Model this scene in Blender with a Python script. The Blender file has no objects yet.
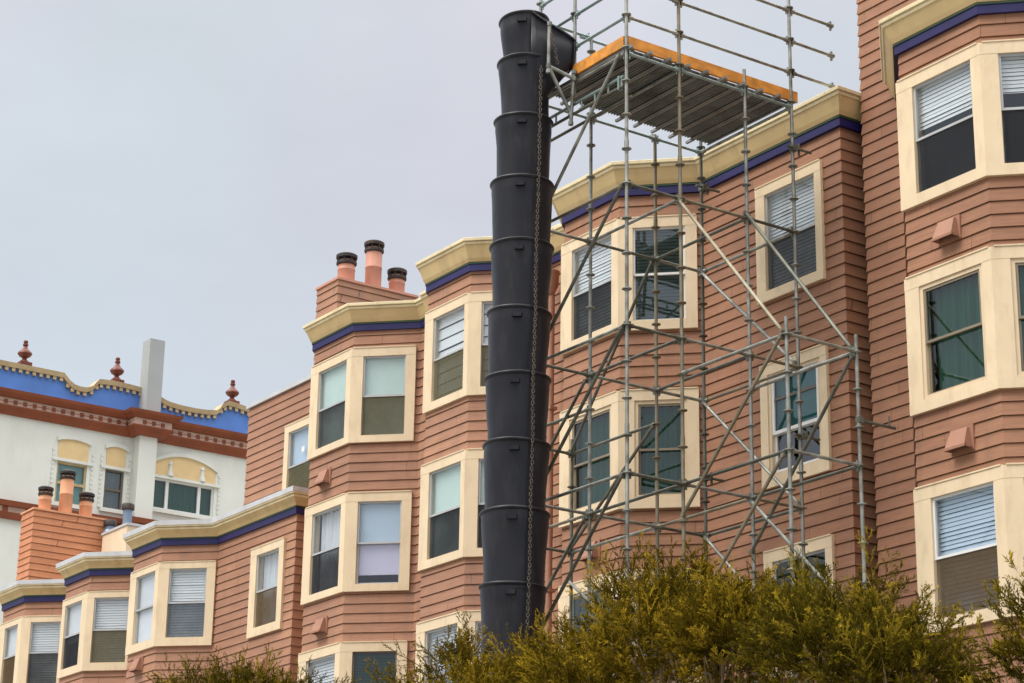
import bpy, math, random
import numpy as np
from mathutils import Vector, Matrix
random.seed(7); RNG = np.random.default_rng(11)
SC = bpy.context.scene; COL = SC.collection
R = math.radians
# ------------------------------------------------------------------ camera (calibrated from the photo)
FPX = 2229.478; PITCH, ROLL, AZ = R(18.48027412), R(-0.89337187), R(34.45754188)
CAM = Vector((0, 0, 1.6))
FW = Vector((-math.cos(AZ), math.sin(AZ), 0)); RT = Vector((math.sin(AZ), math.cos(AZ), 0)); UP = Vector((0, 0, 1))
W_ = FW*math.cos(PITCH)+UP*math.sin(PITCH); U_ = -FW*math.sin(PITCH)+UP*math.cos(PITCH)
cr, sr = math.cos(ROLL), math.sin(ROLL)
R2 = RT*cr-U_*sr; U2 = RT*sr+U_*cr
def ray(x, y): return R2*((x-512)/FPX)+U2*((341.5-y)/FPX)+W_
def onY(x, y, Y): d = ray(x, y); return CAM+d*((Y-CAM.y)/d.y)
def onX(x, y, X): d = ray(x, y); return CAM+d*((X-CAM.x)/d.x)
def onP(x, y, P, n): d = ray(x, y); return CAM+d*((P-CAM).dot(n)/d.dot(n))
cam = bpy.data.cameras.new('camera'); co = bpy.data.objects.new('camera', cam); COL.objects.link(co)
cam.sensor_width = 36; cam.sensor_fit = 'HORIZONTAL'; cam.lens = FPX/1024*36; cam.clip_end = 3000; cam.clip_start = .1
M = Matrix((R2, U2, -W_)).transposed().to_4x4(); M.translation = CAM; co.matrix_world = M
SC.camera = co

# ------------------------------------------------------------------ materials
def newmat(name):
    m = bpy.data.materials.new(name); m.use_nodes = True
    nt = m.node_tree; nt.nodes.clear()
    out = nt.nodes.new('ShaderNodeOutputMaterial')
    return m, nt, out
def link(nt, a, b): nt.links.new(a, b)
def mat(name, col, rough=.6, metal=0, var=.12, scale=3., bump=.0, bscale=40., dirt=None, dirt_amt=.3, dirt_scale=(2, 2, .6), spec=.4):
    m, nt, out = newmat(name)
    b = nt.nodes.new('ShaderNodeBsdfPrincipled'); link(nt, b.outputs[0], out.inputs[0])
    b.inputs['Roughness'].default_value = rough; b.inputs['Metallic'].default_value = metal
    b.inputs['Specular IOR Level'].default_value = spec
    tc = nt.nodes.new('ShaderNodeTexCoord')
    n = nt.nodes.new('ShaderNodeTexNoise'); n.inputs['Scale'].default_value = scale; n.inputs['Detail'].default_value = 5
    link(nt, tc.outputs['Object'], n.inputs['Vector'])
    mr = nt.nodes.new('ShaderNodeMapRange'); mr.inputs[1].default_value = .3; mr.inputs[2].default_value = .7
    mr.inputs[3].default_value = 1-var; mr.inputs[4].default_value = 1+var
    link(nt, n.outputs['Fac'], mr.inputs[0])
    mx = nt.nodes.new('ShaderNodeMix'); mx.data_type = 'RGBA'; mx.blend_type = 'MULTIPLY'; mx.inputs[0].default_value = 1
    mx.inputs[6].default_value = (*col, 1); link(nt, mr.outputs[0], mx.inputs[7])
    cur = mx.outputs[2]
    if dirt:
        mp = nt.nodes.new('ShaderNodeMapping'); mp.inputs['Scale'].default_value = dirt_scale
        link(nt, tc.outputs['Object'], mp.inputs[0])
        n2 = nt.nodes.new('ShaderNodeTexNoise'); n2.inputs['Scale'].default_value = 1.5; n2.inputs['Detail'].default_value = 7; n2.inputs['Roughness'].default_value = .65
        link(nt, mp.outputs[0], n2.inputs['Vector'])
        r2 = nt.nodes.new('ShaderNodeMapRange'); r2.inputs[1].default_value = .5; r2.inputs[2].default_value = .72; r2.inputs[3].default_value = 0; r2.inputs[4].default_value = dirt_amt
        link(nt, n2.outputs['Fac'], r2.inputs[0])
        m2 = nt.nodes.new('ShaderNodeMix'); m2.data_type = 'RGBA'; link(nt, r2.outputs[0], m2.inputs[0]); link(nt, cur, m2.inputs[6]); m2.inputs[7].default_value = (*dirt, 1)
        cur = m2.outputs[2]
    link(nt, cur, b.inputs['Base Color'])
    if bump:
        n3 = nt.nodes.new('ShaderNodeTexNoise'); n3.inputs['Scale'].default_value = bscale; n3.inputs['Detail'].default_value = 6
        link(nt, tc.outputs['Object'], n3.inputs['Vector'])
        bp = nt.nodes.new('ShaderNodeBump'); bp.inputs['Strength'].default_value = bump; bp.inputs['Distance'].default_value = .02
        link(nt, n3.outputs['Fac'], bp.inputs['Height']); link(nt, bp.outputs[0], b.inputs['Normal'])
    return m
EXP = .172
def siding_mat(name, c1, c2, stain):
    """lap siding paint: each board a slightly different tone, butt joints, vertical streaks, stains"""
    m, nt, out = newmat(name)
    b = nt.nodes.new('ShaderNodeBsdfPrincipled'); link(nt, b.outputs[0], out.inputs[0]); b.inputs['Roughness'].default_value = .62; b.inputs['Specular IOR Level'].default_value = .3
    geo = nt.nodes.new('ShaderNodeNewGeometry'); sp = nt.nodes.new('ShaderNodeSeparateXYZ'); link(nt, geo.outputs['Position'], sp.inputs[0])
    def math_(op, a, bb=None):
        n = nt.nodes.new('ShaderNodeMath'); n.operation = op
        for i, v in enumerate((a, bb)):
            if v is None: continue
            if isinstance(v, (int, float)): n.inputs[i].default_value = v
            else: link(nt, v, n.inputs[i])
        return n.outputs[0]
    row = math_('FLOOR', math_('DIVIDE', math_('ADD', sp.outputs[2], .001), EXP))
    along = math_('ADD', sp.outputs[0], math_('MULTIPLY', sp.outputs[1], .37))
    wn = nt.nodes.new('ShaderNodeTexWhiteNoise'); wn.noise_dimensions = '1D'; link(nt, row, wn.inputs['W'])
    seg = math_('FLOOR', math_('DIVIDE', math_('ADD', along, math_('MULTIPLY', wn.outputs['Value'], 9.0)), 2.6))
    cmb = nt.nodes.new('ShaderNodeCombineXYZ'); link(nt, row, cmb.inputs[0]); link(nt, seg, cmb.inputs[1])
    wn2 = nt.nodes.new('ShaderNodeTexWhiteNoise'); wn2.noise_dimensions = '2D'; link(nt, cmb.outputs[0], wn2.inputs['Vector'])
    mx = nt.nodes.new('ShaderNodeMix'); mx.data_type = 'RGBA'; mx.inputs[6].default_value = (*c1, 1); mx.inputs[7].default_value = (*c2, 1)
    n1 = nt.nodes.new('ShaderNodeTexNoise'); n1.inputs['Scale'].default_value = .55; n1.inputs['Detail'].default_value = 6; n1.inputs['Roughness'].default_value = .6
    link(nt, geo.outputs['Position'], n1.inputs['Vector'])
    r1 = nt.nodes.new('ShaderNodeMapRange'); r1.inputs[1].default_value = .38; r1.inputs[2].default_value = .62; link(nt, n1.outputs['Fac'], r1.inputs[0])
    f = math_('ADD', math_('MULTIPLY', wn2.outputs['Value'], .35), math_('MULTIPLY', r1.outputs[0], .65)); link(nt, f, mx.inputs[0])
    # streaks along the boards (wood grain / wear)
    mp = nt.nodes.new('ShaderNodeMapping'); mp.inputs['Scale'].default_value = (1.2, 1.2, 14); link(nt, geo.outputs['Position'], mp.inputs[0])
    n2 = nt.nodes.new('ShaderNodeTexNoise'); n2.inputs['Scale'].default_value = 2.2; n2.inputs['Detail'].default_value = 6; link(nt, mp.outputs[0], n2.inputs['Vector'])
    r2 = nt.nodes.new('ShaderNodeMapRange'); r2.inputs[1].default_value = .3; r2.inputs[2].default_value = .7; r2.inputs[3].default_value = .86; r2.inputs[4].default_value = 1.1; link(nt, n2.outputs['Fac'], r2.inputs[0])
    m2 = nt.nodes.new('ShaderNodeMix'); m2.data_type = 'RGBA'; m2.blend_type = 'MULTIPLY'; m2.inputs[0].default_value = 1; link(nt, mx.outputs[2], m2.inputs[6]); link(nt, r2.outputs[0], m2.inputs[7])
    # vertical water stains
    mp3 = nt.nodes.new('ShaderNodeMapping'); mp3.inputs['Scale'].default_value = (2.6, 2.6, .35); link(nt, geo.outputs['Position'], mp3.inputs[0])
    n3 = nt.nodes.new('ShaderNodeTexNoise'); n3.inputs['Scale'].default_value = 1.6; n3.inputs['Detail'].default_value = 7; n3.inputs['Roughness'].default_value = .7; link(nt, mp3.outputs[0], n3.inputs['Vector'])
    r3 = nt.nodes.new('ShaderNodeMapRange'); r3.inputs[1].default_value = .51; r3.inputs[2].default_value = .75; r3.inputs[3].default_value = 0; r3.inputs[4].default_value = .75; link(nt, n3.outputs['Fac'], r3.inputs[0])
    m3 = nt.nodes.new('ShaderNodeMix'); m3.data_type = 'RGBA'; link(nt, r3.outputs[0], m3.inputs[0]); link(nt, m2.outputs[2], m3.inputs[6]); m3.inputs[7].default_value = (*stain, 1)
    # butt joints
    fr = math_('FRACT', math_('DIVIDE', math_('ADD', along, math_('MULTIPLY', wn.outputs['Value'], 9.0)), 2.6))
    jt = math_('MULTIPLY', math_('LESS_THAN', fr, .0035), .7)
    m4 = nt.nodes.new('ShaderNodeMix'); m4.data_type = 'RGBA'; link(nt, jt, m4.inputs[0]); link(nt, m3.outputs[2], m4.inputs[6]); m4.inputs[7].default_value = (.08, .035, .025, 1)
    link(nt, m4.outputs[2], b.inputs['Base Color'])
    bp = nt.nodes.new('ShaderNodeBump'); bp.inputs['Strength'].default_value = .25; bp.inputs['Distance'].default_value = .006; link(nt, n2.outputs['Fac'], bp.inputs['Height']); link(nt, bp.outputs[0], b.inputs['Normal'])
    return m
def glass_mat(name, tint, refl=1.6, lo=0.):
    m, nt, out = newmat(name)
    tr = nt.nodes.new('ShaderNodeBsdfTransparent'); tr.inputs[0].default_value = (*tint, 1)
    gl = nt.nodes.new('ShaderNodeBsdfGlossy'); gl.inputs['Roughness'].default_value = .015; gl.inputs[0].default_value = (.92, .96, 1, 1)
    tc = nt.nodes.new('ShaderNodeTexCoord'); nz = nt.nodes.new('ShaderNodeTexNoise'); nz.inputs['Scale'].default_value = 1.6; link(nt, tc.outputs['Object'], nz.inputs['Vector'])
    bp = nt.nodes.new('ShaderNodeBump'); bp.inputs['Strength'].default_value = .035; bp.inputs['Distance'].default_value = .02; link(nt, nz.outputs['Fac'], bp.inputs['Height']); link(nt, bp.outputs[0], gl.inputs['Normal'])
    fr = nt.nodes.new('ShaderNodeFresnel'); fr.inputs[0].default_value = 1.52
    mm = nt.nodes.new('ShaderNodeMath'); mm.operation = 'MULTIPLY_ADD'; mm.inputs[1].default_value = refl; mm.inputs[2].default_value = lo; mm.use_clamp = True; link(nt, fr.outputs[0], mm.inputs[0])
    mx = nt.nodes.new('ShaderNodeMixShader'); link(nt, mm.outputs[0], mx.inputs[0]); link(nt, tr.outputs[0], mx.inputs[1]); link(nt, gl.outputs[0], mx.inputs[2]); link(nt, mx.outputs[0], out.inputs[0])
    return m
def screen_mat(name, col, alpha):
    m, nt, out = newmat(name)
    tr = nt.nodes.new('ShaderNodeBsdfTransparent'); df = nt.nodes.new('ShaderNodeBsdfDiffuse'); df.inputs[0].default_value = (*col, 1)
    tc = nt.nodes.new('ShaderNodeTexCoord'); nz = nt.nodes.new('ShaderNodeTexNoise'); nz.inputs['Scale'].default_value = 2.; nz.inputs['Detail'].default_value = 4; link(nt, tc.outputs['Object'], nz.inputs['Vector'])
    mr = nt.nodes.new('ShaderNodeMapRange'); mr.inputs[1].default_value = .3; mr.inputs[2].default_value = .7; mr.inputs[3].default_value = alpha-.1; mr.inputs[4].default_value = min(1, alpha+.08); link(nt, nz.outputs['Fac'], mr.inputs[0])
    mx = nt.nodes.new('ShaderNodeMixShader'); link(nt, mr.outputs[0], mx.inputs[0]); link(nt, tr.outputs[0], mx.inputs[1]); link(nt, df.outputs[0], mx.inputs[2]); link(nt, mx.outputs[0], out.inputs[0])
    return m
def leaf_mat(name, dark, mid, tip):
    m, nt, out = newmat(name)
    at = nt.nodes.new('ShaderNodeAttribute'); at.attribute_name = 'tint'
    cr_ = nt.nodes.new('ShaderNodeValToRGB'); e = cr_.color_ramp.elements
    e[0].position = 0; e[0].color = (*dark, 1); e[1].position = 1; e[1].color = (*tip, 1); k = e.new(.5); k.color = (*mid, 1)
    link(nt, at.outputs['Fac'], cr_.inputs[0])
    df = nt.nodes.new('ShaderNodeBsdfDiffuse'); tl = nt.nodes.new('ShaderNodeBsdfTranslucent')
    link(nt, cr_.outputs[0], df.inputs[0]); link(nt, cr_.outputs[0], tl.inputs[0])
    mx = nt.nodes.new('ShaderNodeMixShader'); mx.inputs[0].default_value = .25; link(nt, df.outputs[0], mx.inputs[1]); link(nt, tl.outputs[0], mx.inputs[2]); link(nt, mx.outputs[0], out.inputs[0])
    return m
MT = {}
MT['siding'] = siding_mat('salmon_siding', (.308, .157, .099), (.42, .218, .130), (.255, .153, .113))
MT['siding_deep'] = siding_mat('deeper_salmon_siding', (.262, .126, .074), (.362, .180, .102), (.225, .128, .085))
MT['siding_orange'] = siding_mat('orange_siding', (.50, .20, .095), (.60, .255, .125), (.40, .175, .10))
MT['salmon'] = mat('salmon_paint', (.34, .165, .105), .6, var=.1, dirt=(.3, .15, .1), dirt_amt=.4)
MT['salmon_pot'] = mat('salmon_pot_paint', (.56, .26, .18), .6, var=.08, dirt=(.36, .2, .15), dirt_amt=.4)
MT['orange_pot'] = mat('orange_pot_paint', (.66, .31, .16), .6, var=.08, dirt=(.4, .2, .12), dirt_amt=.3)
MT['trim'] = mat('cream_trim', (.73, .585, .39), .5, var=.06, scale=1.8, dirt=(.48, .34, .20), dirt_amt=.38, dirt_scale=(4, 4, 1.2), bump=.12, bscale=14)
MT['trim_aged'] = mat('aged_cream_trim', (.68, .54, .36), .55, var=.06, scale=2, dirt=(.45, .33, .19), dirt_amt=.4, bump=.06)
MT['cove'] = mat('tan_cornice', (.64, .475, .235), .55, var=.07, scale=1.2, dirt=(.36, .26, .13), dirt_amt=.5)
MT['moulding'] = mat('cream_moulding', (.80, .685, .43), .5, var=.06, dirt=(.42, .32, .19), dirt_amt=.5)
MT['purple'] = mat('purple_band', (.016, .013, .09), .5, var=.15)
MT['green'] = mat('green_line', (.03, .06, .025), .5, var=.15)
MT['cap'] = mat('grey_flashing', (.56, .57, .58), .45, metal=.1, var=.07, dirt=(.35, .34, .33), dirt_amt=.4)
MT['roof'] = mat('roof_felt', (.12, .115, .11), .9)
MT['white_sash'] = mat('white_sash', (.72, .72, .70), .4, var=.04)
MT['alu_sash'] = mat('aluminium_sash', (.46, .47, .47), .4, metal=.2, var=.06)
MT['dark_sash'] = mat('dark_sash', (.13, .11, .09), .45, var=.1)
MT['bronze_sash'] = mat('bronze_sash', (.24, .20, .14), .45, metal=.2, var=.1)
MT['glass'] = glass_mat('clear_glass', (.985, .995, 1), .55, .075)
MT['glass_green'] = glass_mat('green_glass', (.52, .78, .66), .9, .04)
MT['glass_teal'] = glass_mat('teal_glass', (.48, .80, .80), 1.0, .05)
MT['glass_dark'] = glass_mat('dark_glass', (.6, .68, .66), .9, .09)
MT['screen_black'] = screen_mat('black_screen', (.034, .036, .04), .80)
MT['screen_grey'] = screen_mat('grey_screen', (.05, .053, .055), .68)
MT['screen_olive'] = screen_mat('olive_screen', (.125, .115, .07), .75)
MT['screen_brown'] = screen_mat('brown_screen', (.115, .08, .045), .74)
MT['screen_blue'] = screen_mat('blue_grey_screen', (.11, .135, .16), .62)
def bl(n, c): MT[n] = mat(n, c, .6, var=.03)
bl('blind_white', (.90, .95, .96)); bl('blind_pale', (.84, .88, .90)); bl('shade_green', (.70, .87, .81)); bl('shade_blue', (.62, .77, .90)); bl('shade_lavender', (.74, .73, .90))
bl('blind_dark', (.36, .42, .40)); bl('curtain', (.85, .90, .93)); bl('window_teal', (.12, .34, .31)); bl('blind_green', (.05, .09, .06)); bl('curtain_dark', (.13, .25, .20)); bl('teal_curtain', (.18, .38, .38))
MT['interior'] = mat('unlit_black', (.02, .02, .02), .9)  # near-black colour in place of real darkness behind windows and in vents
MT['steel'] = mat('galvanised_steel', (.28, .29, .26), .47, metal=.65, var=.4, scale=5, dirt=(.13, .10, .06), dirt_amt=.8, dirt_scale=(3, 3, 2.2))
MT['steel_dark'] = mat('weathered_steel', (.13, .135, .11), .5, metal=.55, var=.3, scale=6, dirt=(.10, .07, .05), dirt_amt=.7, dirt_scale=(3, 3, 2))
MT['steel_gold'] = mat('ochre_steel', (.23, .205, .145), .52, metal=.5, var=.25, scale=5, dirt=(.17, .11, .06), dirt_amt=.6, dirt_scale=(3, 3, 2))
MT['deck'] = mat('steel_deck', (.23, .235, .225), .5, metal=.35, var=.25, scale=2, dirt=(.08, .07, .06), dirt_amt=.6)
MT['channel'] = mat('teal_steel', (.24, .31, .30), .45, metal=.4, var=.2)
MT['toe'] = mat('orange_timber', (.62, .25, .035), .65, var=.3, scale=5, dirt=(.30, .13, .04), dirt_amt=.8, dirt_scale=(5, 1.5, 6))
MT['chute'] = mat('black_plastic', (.009, .0092, .014), .40, var=.2, scale=2.5, dirt=(.04, .038, .04), dirt_amt=.5, dirt_scale=(3.5, 3.5, .9), spec=.34, bump=.05, bscale=6)
MT['chain'] = mat('rusty_chain', (.13, .105, .08), .5, metal=.6, var=.3, scale=20)
MT['pot_cap'] = mat('sooty_cap', (.035, .03, .028), .55, metal=.3, var=.4, scale=10, dirt=(.16, .08, .05), dirt_amt=.6)
MT['flue_blue'] = mat('blue_grey_flue', (.21, .27, .36), .4, metal=.4, var=.12)
MT['stucco'] = mat('white_stucco', (.71, .725, .665), .85, var=.05, scale=.7, dirt=(.50, .50, .45), dirt_amt=.4, dirt_scale=(.6, .6, .15), bump=.15, bscale=25)
MT['stucco_grey'] = mat('grey_stucco', (.35, .37, .37), .85, var=.06, scale=.8, dirt=(.4, .41, .4), dirt_amt=.4, bump=.15, bscale=25)
MT['blue_tile'] = mat('blue_parapet_paint', (.085, .21, .57), .5, var=.1, scale=1.3)
MT['rust'] = mat('rust_red_paint', (.235, .062, .024), .6, var=.15, scale=1.5)
MT['rust_light'] = mat('pale_frieze_paint', (.55, .38, .30), .6, var=.1)
MT['mustard'] = mat('mustard_trim', (.46, .36, .20), .6, var=.15)
MT['yellow_panel'] = mat('yellow_panel', (.72, .53, .27), .7, var=.06)
MT['finial'] = mat('oxblood_finial', (.14, .034, .02), .5, var=.25, scale=4)
MT['cream_wall'] = mat('cream_render', (.76, .60, .42), .7, var=.05)
MT['twig'] = mat('twig_bark', (.26, .18, .10), .9, var=.3, scale=8)
MT['bark'] = mat('bark', (.12, .085, .055), .9, var=.35, scale=8, bump=.5, bscale=15)
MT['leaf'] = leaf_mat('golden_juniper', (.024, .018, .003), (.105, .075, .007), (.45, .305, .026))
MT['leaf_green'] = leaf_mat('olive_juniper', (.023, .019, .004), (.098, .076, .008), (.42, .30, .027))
MT['ground'] = mat('ground', (.24, .225, .19), .9, var=.3, scale=.4, bump=.3, bscale=3)
MT['asphalt'] = mat('asphalt', (.05, .05, .05), .9, var=.2, scale=2, bump=.3, bscale=60)
MT['concrete'] = mat('concrete', (.33, .32, .30), .85, var=.12, scale=1.5)

# ------------------------------------------------------------------ mesh builder
class MB:
    def __init__(s): s.v = []; s.f = []
    def add(s, vs, fs):
        b = len(s.v); s.v += [tuple(v) for v in vs]; s.f += [tuple(b+i for i in f) for f in fs]
    def quad(s, a, b, c, d): s.add([a, b, c, d], [(0, 1, 2, 3)])
    def box8(s, p): s.add(p, [(0, 3, 2, 1), (4, 5, 6, 7), (0, 1, 5, 4), (1, 2, 6, 5), (2, 3, 7, 6), (3, 0, 4, 7)])
    def box(s, x0, x1, y0, y1, z0, z1):
        s.box8([(x0, y0, z0), (x1, y0, z0), (x1, y1, z0), (x0, y1, z0), (x0, y0, z1), (x1, y0, z1), (x1, y1, z1), (x0, y1, z1)])
    def tube(s, p0, p1, r0, r1=None, n=10, caps=True):
        p0 = Vector(p0); p1 = Vector(p1); r1 = r0 if r1 is None else r1
        d = (p1-p0).normalized(); a = d.orthogonal().normalized(); b = d.cross(a)
        vs = []
        for p, r in ((p0, r0), (p1, r1)):
            for i in range(n):
                t = 2*math.pi*i/n; vs.append(p+a*(math.cos(t)*r)+b*(math.sin(t)*r))
        fs = [(i, (i+1) % n, n+(i+1) % n, n+i) for i in range(n)]
        if caps: fs += [tuple(range(n-1, -1, -1)), tuple(range(n, 2*n))]
        s.add(vs, fs)
    def lathe(s, c, prof, n=24, cap=True, ax=None, axis=(0, 0, 1)):
        c = Vector(c); d = Vector(axis).normalized(); a = d.orthogonal().normalized(); b = d.cross(a)
        vs = []
        for r, z in prof:
            for i in range(n):
                t = 2*math.pi*i/n; vs.append(c+d*z+a*(math.cos(t)*r)+b*(math.sin(t)*r))
        fs = []
        for k in range(len(prof)-1):
            for i in range(n): fs.append((k*n+i, k*n+(i+1) % n, (k+1)*n+(i+1) % n, (k+1)*n+i))
        if cap: fs += [tuple(range(n-1, -1, -1)), tuple(range((len(prof)-1)*n, len(prof)*n))]
        s.add(vs, fs)
    def build(s, name, m, parent=None, smooth=False, recalc=True):
        off = Vector((0, 0, 0))
        if parent is not None:
            r = parent
            while r.parent: r = r.parent
            off = r.location
        me = bpy.data.meshes.new(name)
        me.from_pydata([tuple(Vector(v)-off) for v in s.v], [], s.f); me.update()
        import bmesh
        if recalc:
            bm = bmesh.new(); bm.from_mesh(me); bmesh.ops.recalc_face_normals(bm, faces=bm.faces); bm.to_mesh(me); bm.free()
        if smooth:
            me.polygons.foreach_set('use_smooth', [True]*len(me.polygons))
            me.set_sharp_from_angle(angle=R(40))
        me.materials.append(MT[m])
        o = bpy.data.objects.new(name, me); COL.objects.link(o)
        if parent is not None: o.parent = parent
        return o
def thing(name, label, cat, loc, group=None):
    o = bpy.data.objects.new(name, None); COL.objects.link(o); o.location = loc; o.empty_display_size = .3
    o['label'] = label; o['category'] = cat
    if group: o['group'] = group
    return o
V2 = lambda p: Vector((p[0], p[1], 0))
def turns(pl):
    ds = [(V2(pl[i+1])-V2(pl[i])).normalized() for i in range(len(pl)-1)]
    ks = [0]
    for a, b in zip(ds, ds[1:]): ks.append(math.tan(math.atan2(a.cross(b).z, a.dot(b))/2))
    ks.append(0)
    return ds, ks
class Face:
    """one vertical wall face: s along, o outward, z up; mitre factors at both ends"""
    def __init__(s, p0, p1, k0, k1):
        s.p0 = V2(p0); s.L = (V2(p1)-V2(p0)).length; s.d = (V2(p1)-V2(p0)).normalized(); s.n = Vector((s.d.y, -s.d.x, 0)); s.k0 = k0; s.k1 = k1
    def pt(s, a, o, z, m0=False, m1=False):
        if m0: a = a-o*s.k0
        if m1: a = a+o*s.k1
        return s.p0+s.d*a+s.n*o+Vector((0, 0, z))
def faces_of(pl):
    ds, ks = turns(pl)
    return [Face(pl[i], pl[i+1], ks[i], ks[i+1]) for i in range(len(pl)-1)]
def siding(mb, F, z0, z1, openings=(), a0=0, a1=None):
    """lap boards on a face with rectangular openings (s0,s1,z0,z1) cut out"""
    a1 = F.L if a1 is None else a1
    cuts = sorted({a0, a1, *[min(max(v, a0), a1) for o in openings for v in o[:2]]})
    lo, hi, gap = .005, .0225, .0115
    def strip(sa, sb, m0, m1, za, zb):
        k = math.floor(za/EXP+1e-6)
        while k*EXP < zb-1e-6:
            b = k*EXP; c = max(b, za); t = min(b+EXP-gap, zb)
            if t > c+.004:
                off = lambda z: hi+(lo-hi)*(z-b)/(EXP-gap)
                A, B, C, D = F.pt(sa, off(c), c, m0), F.pt(sb, off(c), c, False, m1), F.pt(sb, off(t), t, False, m1), F.pt(sa, off(t), t, m0)
                mb.quad(A, B, C, D)
                mb.quad(F.pt(sa, -.012, c, m0), F.pt(sb, -.012, c, False, m1), B, A)
                mb.quad(D, C, F.pt(sb, -.012, t, False, m1), F.pt(sa, -.012, t, m0))
            g0, g1 = max(t, za), min(b+EXP, zb)
            if g1 > g0+.001: mb.quad(F.pt(sa, -.012, g0, m0), F.pt(sb, -.012, g0, False, m1), F.pt(sb, -.012, g1, False, m1), F.pt(sa, -.012, g1, m0))
            k += 1
    for sa, sb in zip(cuts, cuts[1:]):
        mid = (sa+sb)/2
        blk = sorted((o[2], o[3]) for o in openings if o[0]-1e-6 <= mid <= o[1]+1e-6)
        z = z0
        for ba, bb in blk:
            if ba > z: strip(sa, sb, sa == a0, sb == a1, z, ba)
            z = max(z, bb)
        if z < z1: strip(sa, sb, sa == a0, sb == a1, z, z1)
def sweep(mb, pl, prof, caps=True):
    ds, ks = turns(pl)
    ns = [Vector((d.y, -d.x, 0)) for d in ds]
    rows = []
    for i, p in enumerate(pl):
        if i == 0: mi = ns[0]
        elif i == len(pl)-1: mi = ns[-1]
        else: mi = (ns[i-1]+ns[i])/(1+ns[i-1].dot(ns[i]))
        rows.append([V2(p)+mi*o+Vector((0, 0, z)) for o, z in prof])
    n = len(prof); vs = [v for r in rows for v in r]; fs = []
    for i in range(len(pl)-1):
        for j in range(n): fs.append((i*n+j, (i+1)*n+j, (i+1)*n+(j+1) % n, i*n+(j+1) % n))
    if caps: fs += [tuple(range(n)), tuple(range((len(pl)-1)*n+n-1, (len(pl)-1)*n-1, -1))]
    mb.add(vs, fs)
def fbox(mb, F, s0, s1, z0, z1, o0, o1, m0=False, m1=False):
    P = lambda s, o, z: F.pt(s, o, z, m0 and s == s0, m1 and s == s1)
    mb.box8([P(s0, o1, z0), P(s1, o1, z0), P(s1, o0, z0), P(s0, o0, z0), P(s0, o1, z1), P(s1, o1, z1), P(s1, o0, z1), P(s0, o0, z1)])
def slats(mb, F, s0, s1, z0, z1, o, pitch=.055, tilt=.012):
    z = z1; tilt0, o0_ = tilt, o
    while z > z0+.01:
        tilt = tilt0+random.uniform(-.004, .006); o = o0_+random.uniform(-.003, .003)
        h = min(pitch*.9, z-z0)
        mb.box8([F.pt(s0, o+tilt, z-h), F.pt(s1, o+tilt, z-h), F.pt(s1, o+tilt-.003, z-h), F.pt(s0, o+tilt-.003, z-h), F.pt(s0, o, z), F.pt(s1, o, z), F.pt(s1, o-.003, z), F.pt(s0, o-.003, z)])
        z -= pitch
def shade(mb, F, s0, s1, z0, z1, o, pleat=0.):
    n = 1 if not pleat else max(1, int((z1-z0)/pleat))
    for i in range(n):
        za, zb = z0+(z1-z0)*i/n, z0+(z1-z0)*(i+1)/n
        d = .014 if pleat else 0
        zm = (za+zb)/2
        mb.quad(F.pt(s0, o, za), F.pt(s1, o, za), F.pt(s1, o+d, zm), F.pt(s0, o+d, zm)); mb.quad(F.pt(s0, o+d, zm), F.pt(s1, o+d, zm), F.pt(s1, o, zb), F.pt(s0, o, zb))
def drape(mb, F, s0, s1, z0, z1, o):
    n = max(8, int((s1-s0)/.025)); ph = random.random()*6
    f = lambda i: o+.03*math.sin(i*1.1+ph)+.012*math.sin(i*.43+2*ph)
    for i in range(n):
        a, b = s0+(s1-s0)*i/n, s0+(s1-s0)*(i+1)/n
        mb.quad(F.pt(a, f(i), z0), F.pt(b, f(i+1), z0), F.pt(b, f(i+1), z1), F.pt(a, f(i), z1))
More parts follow.
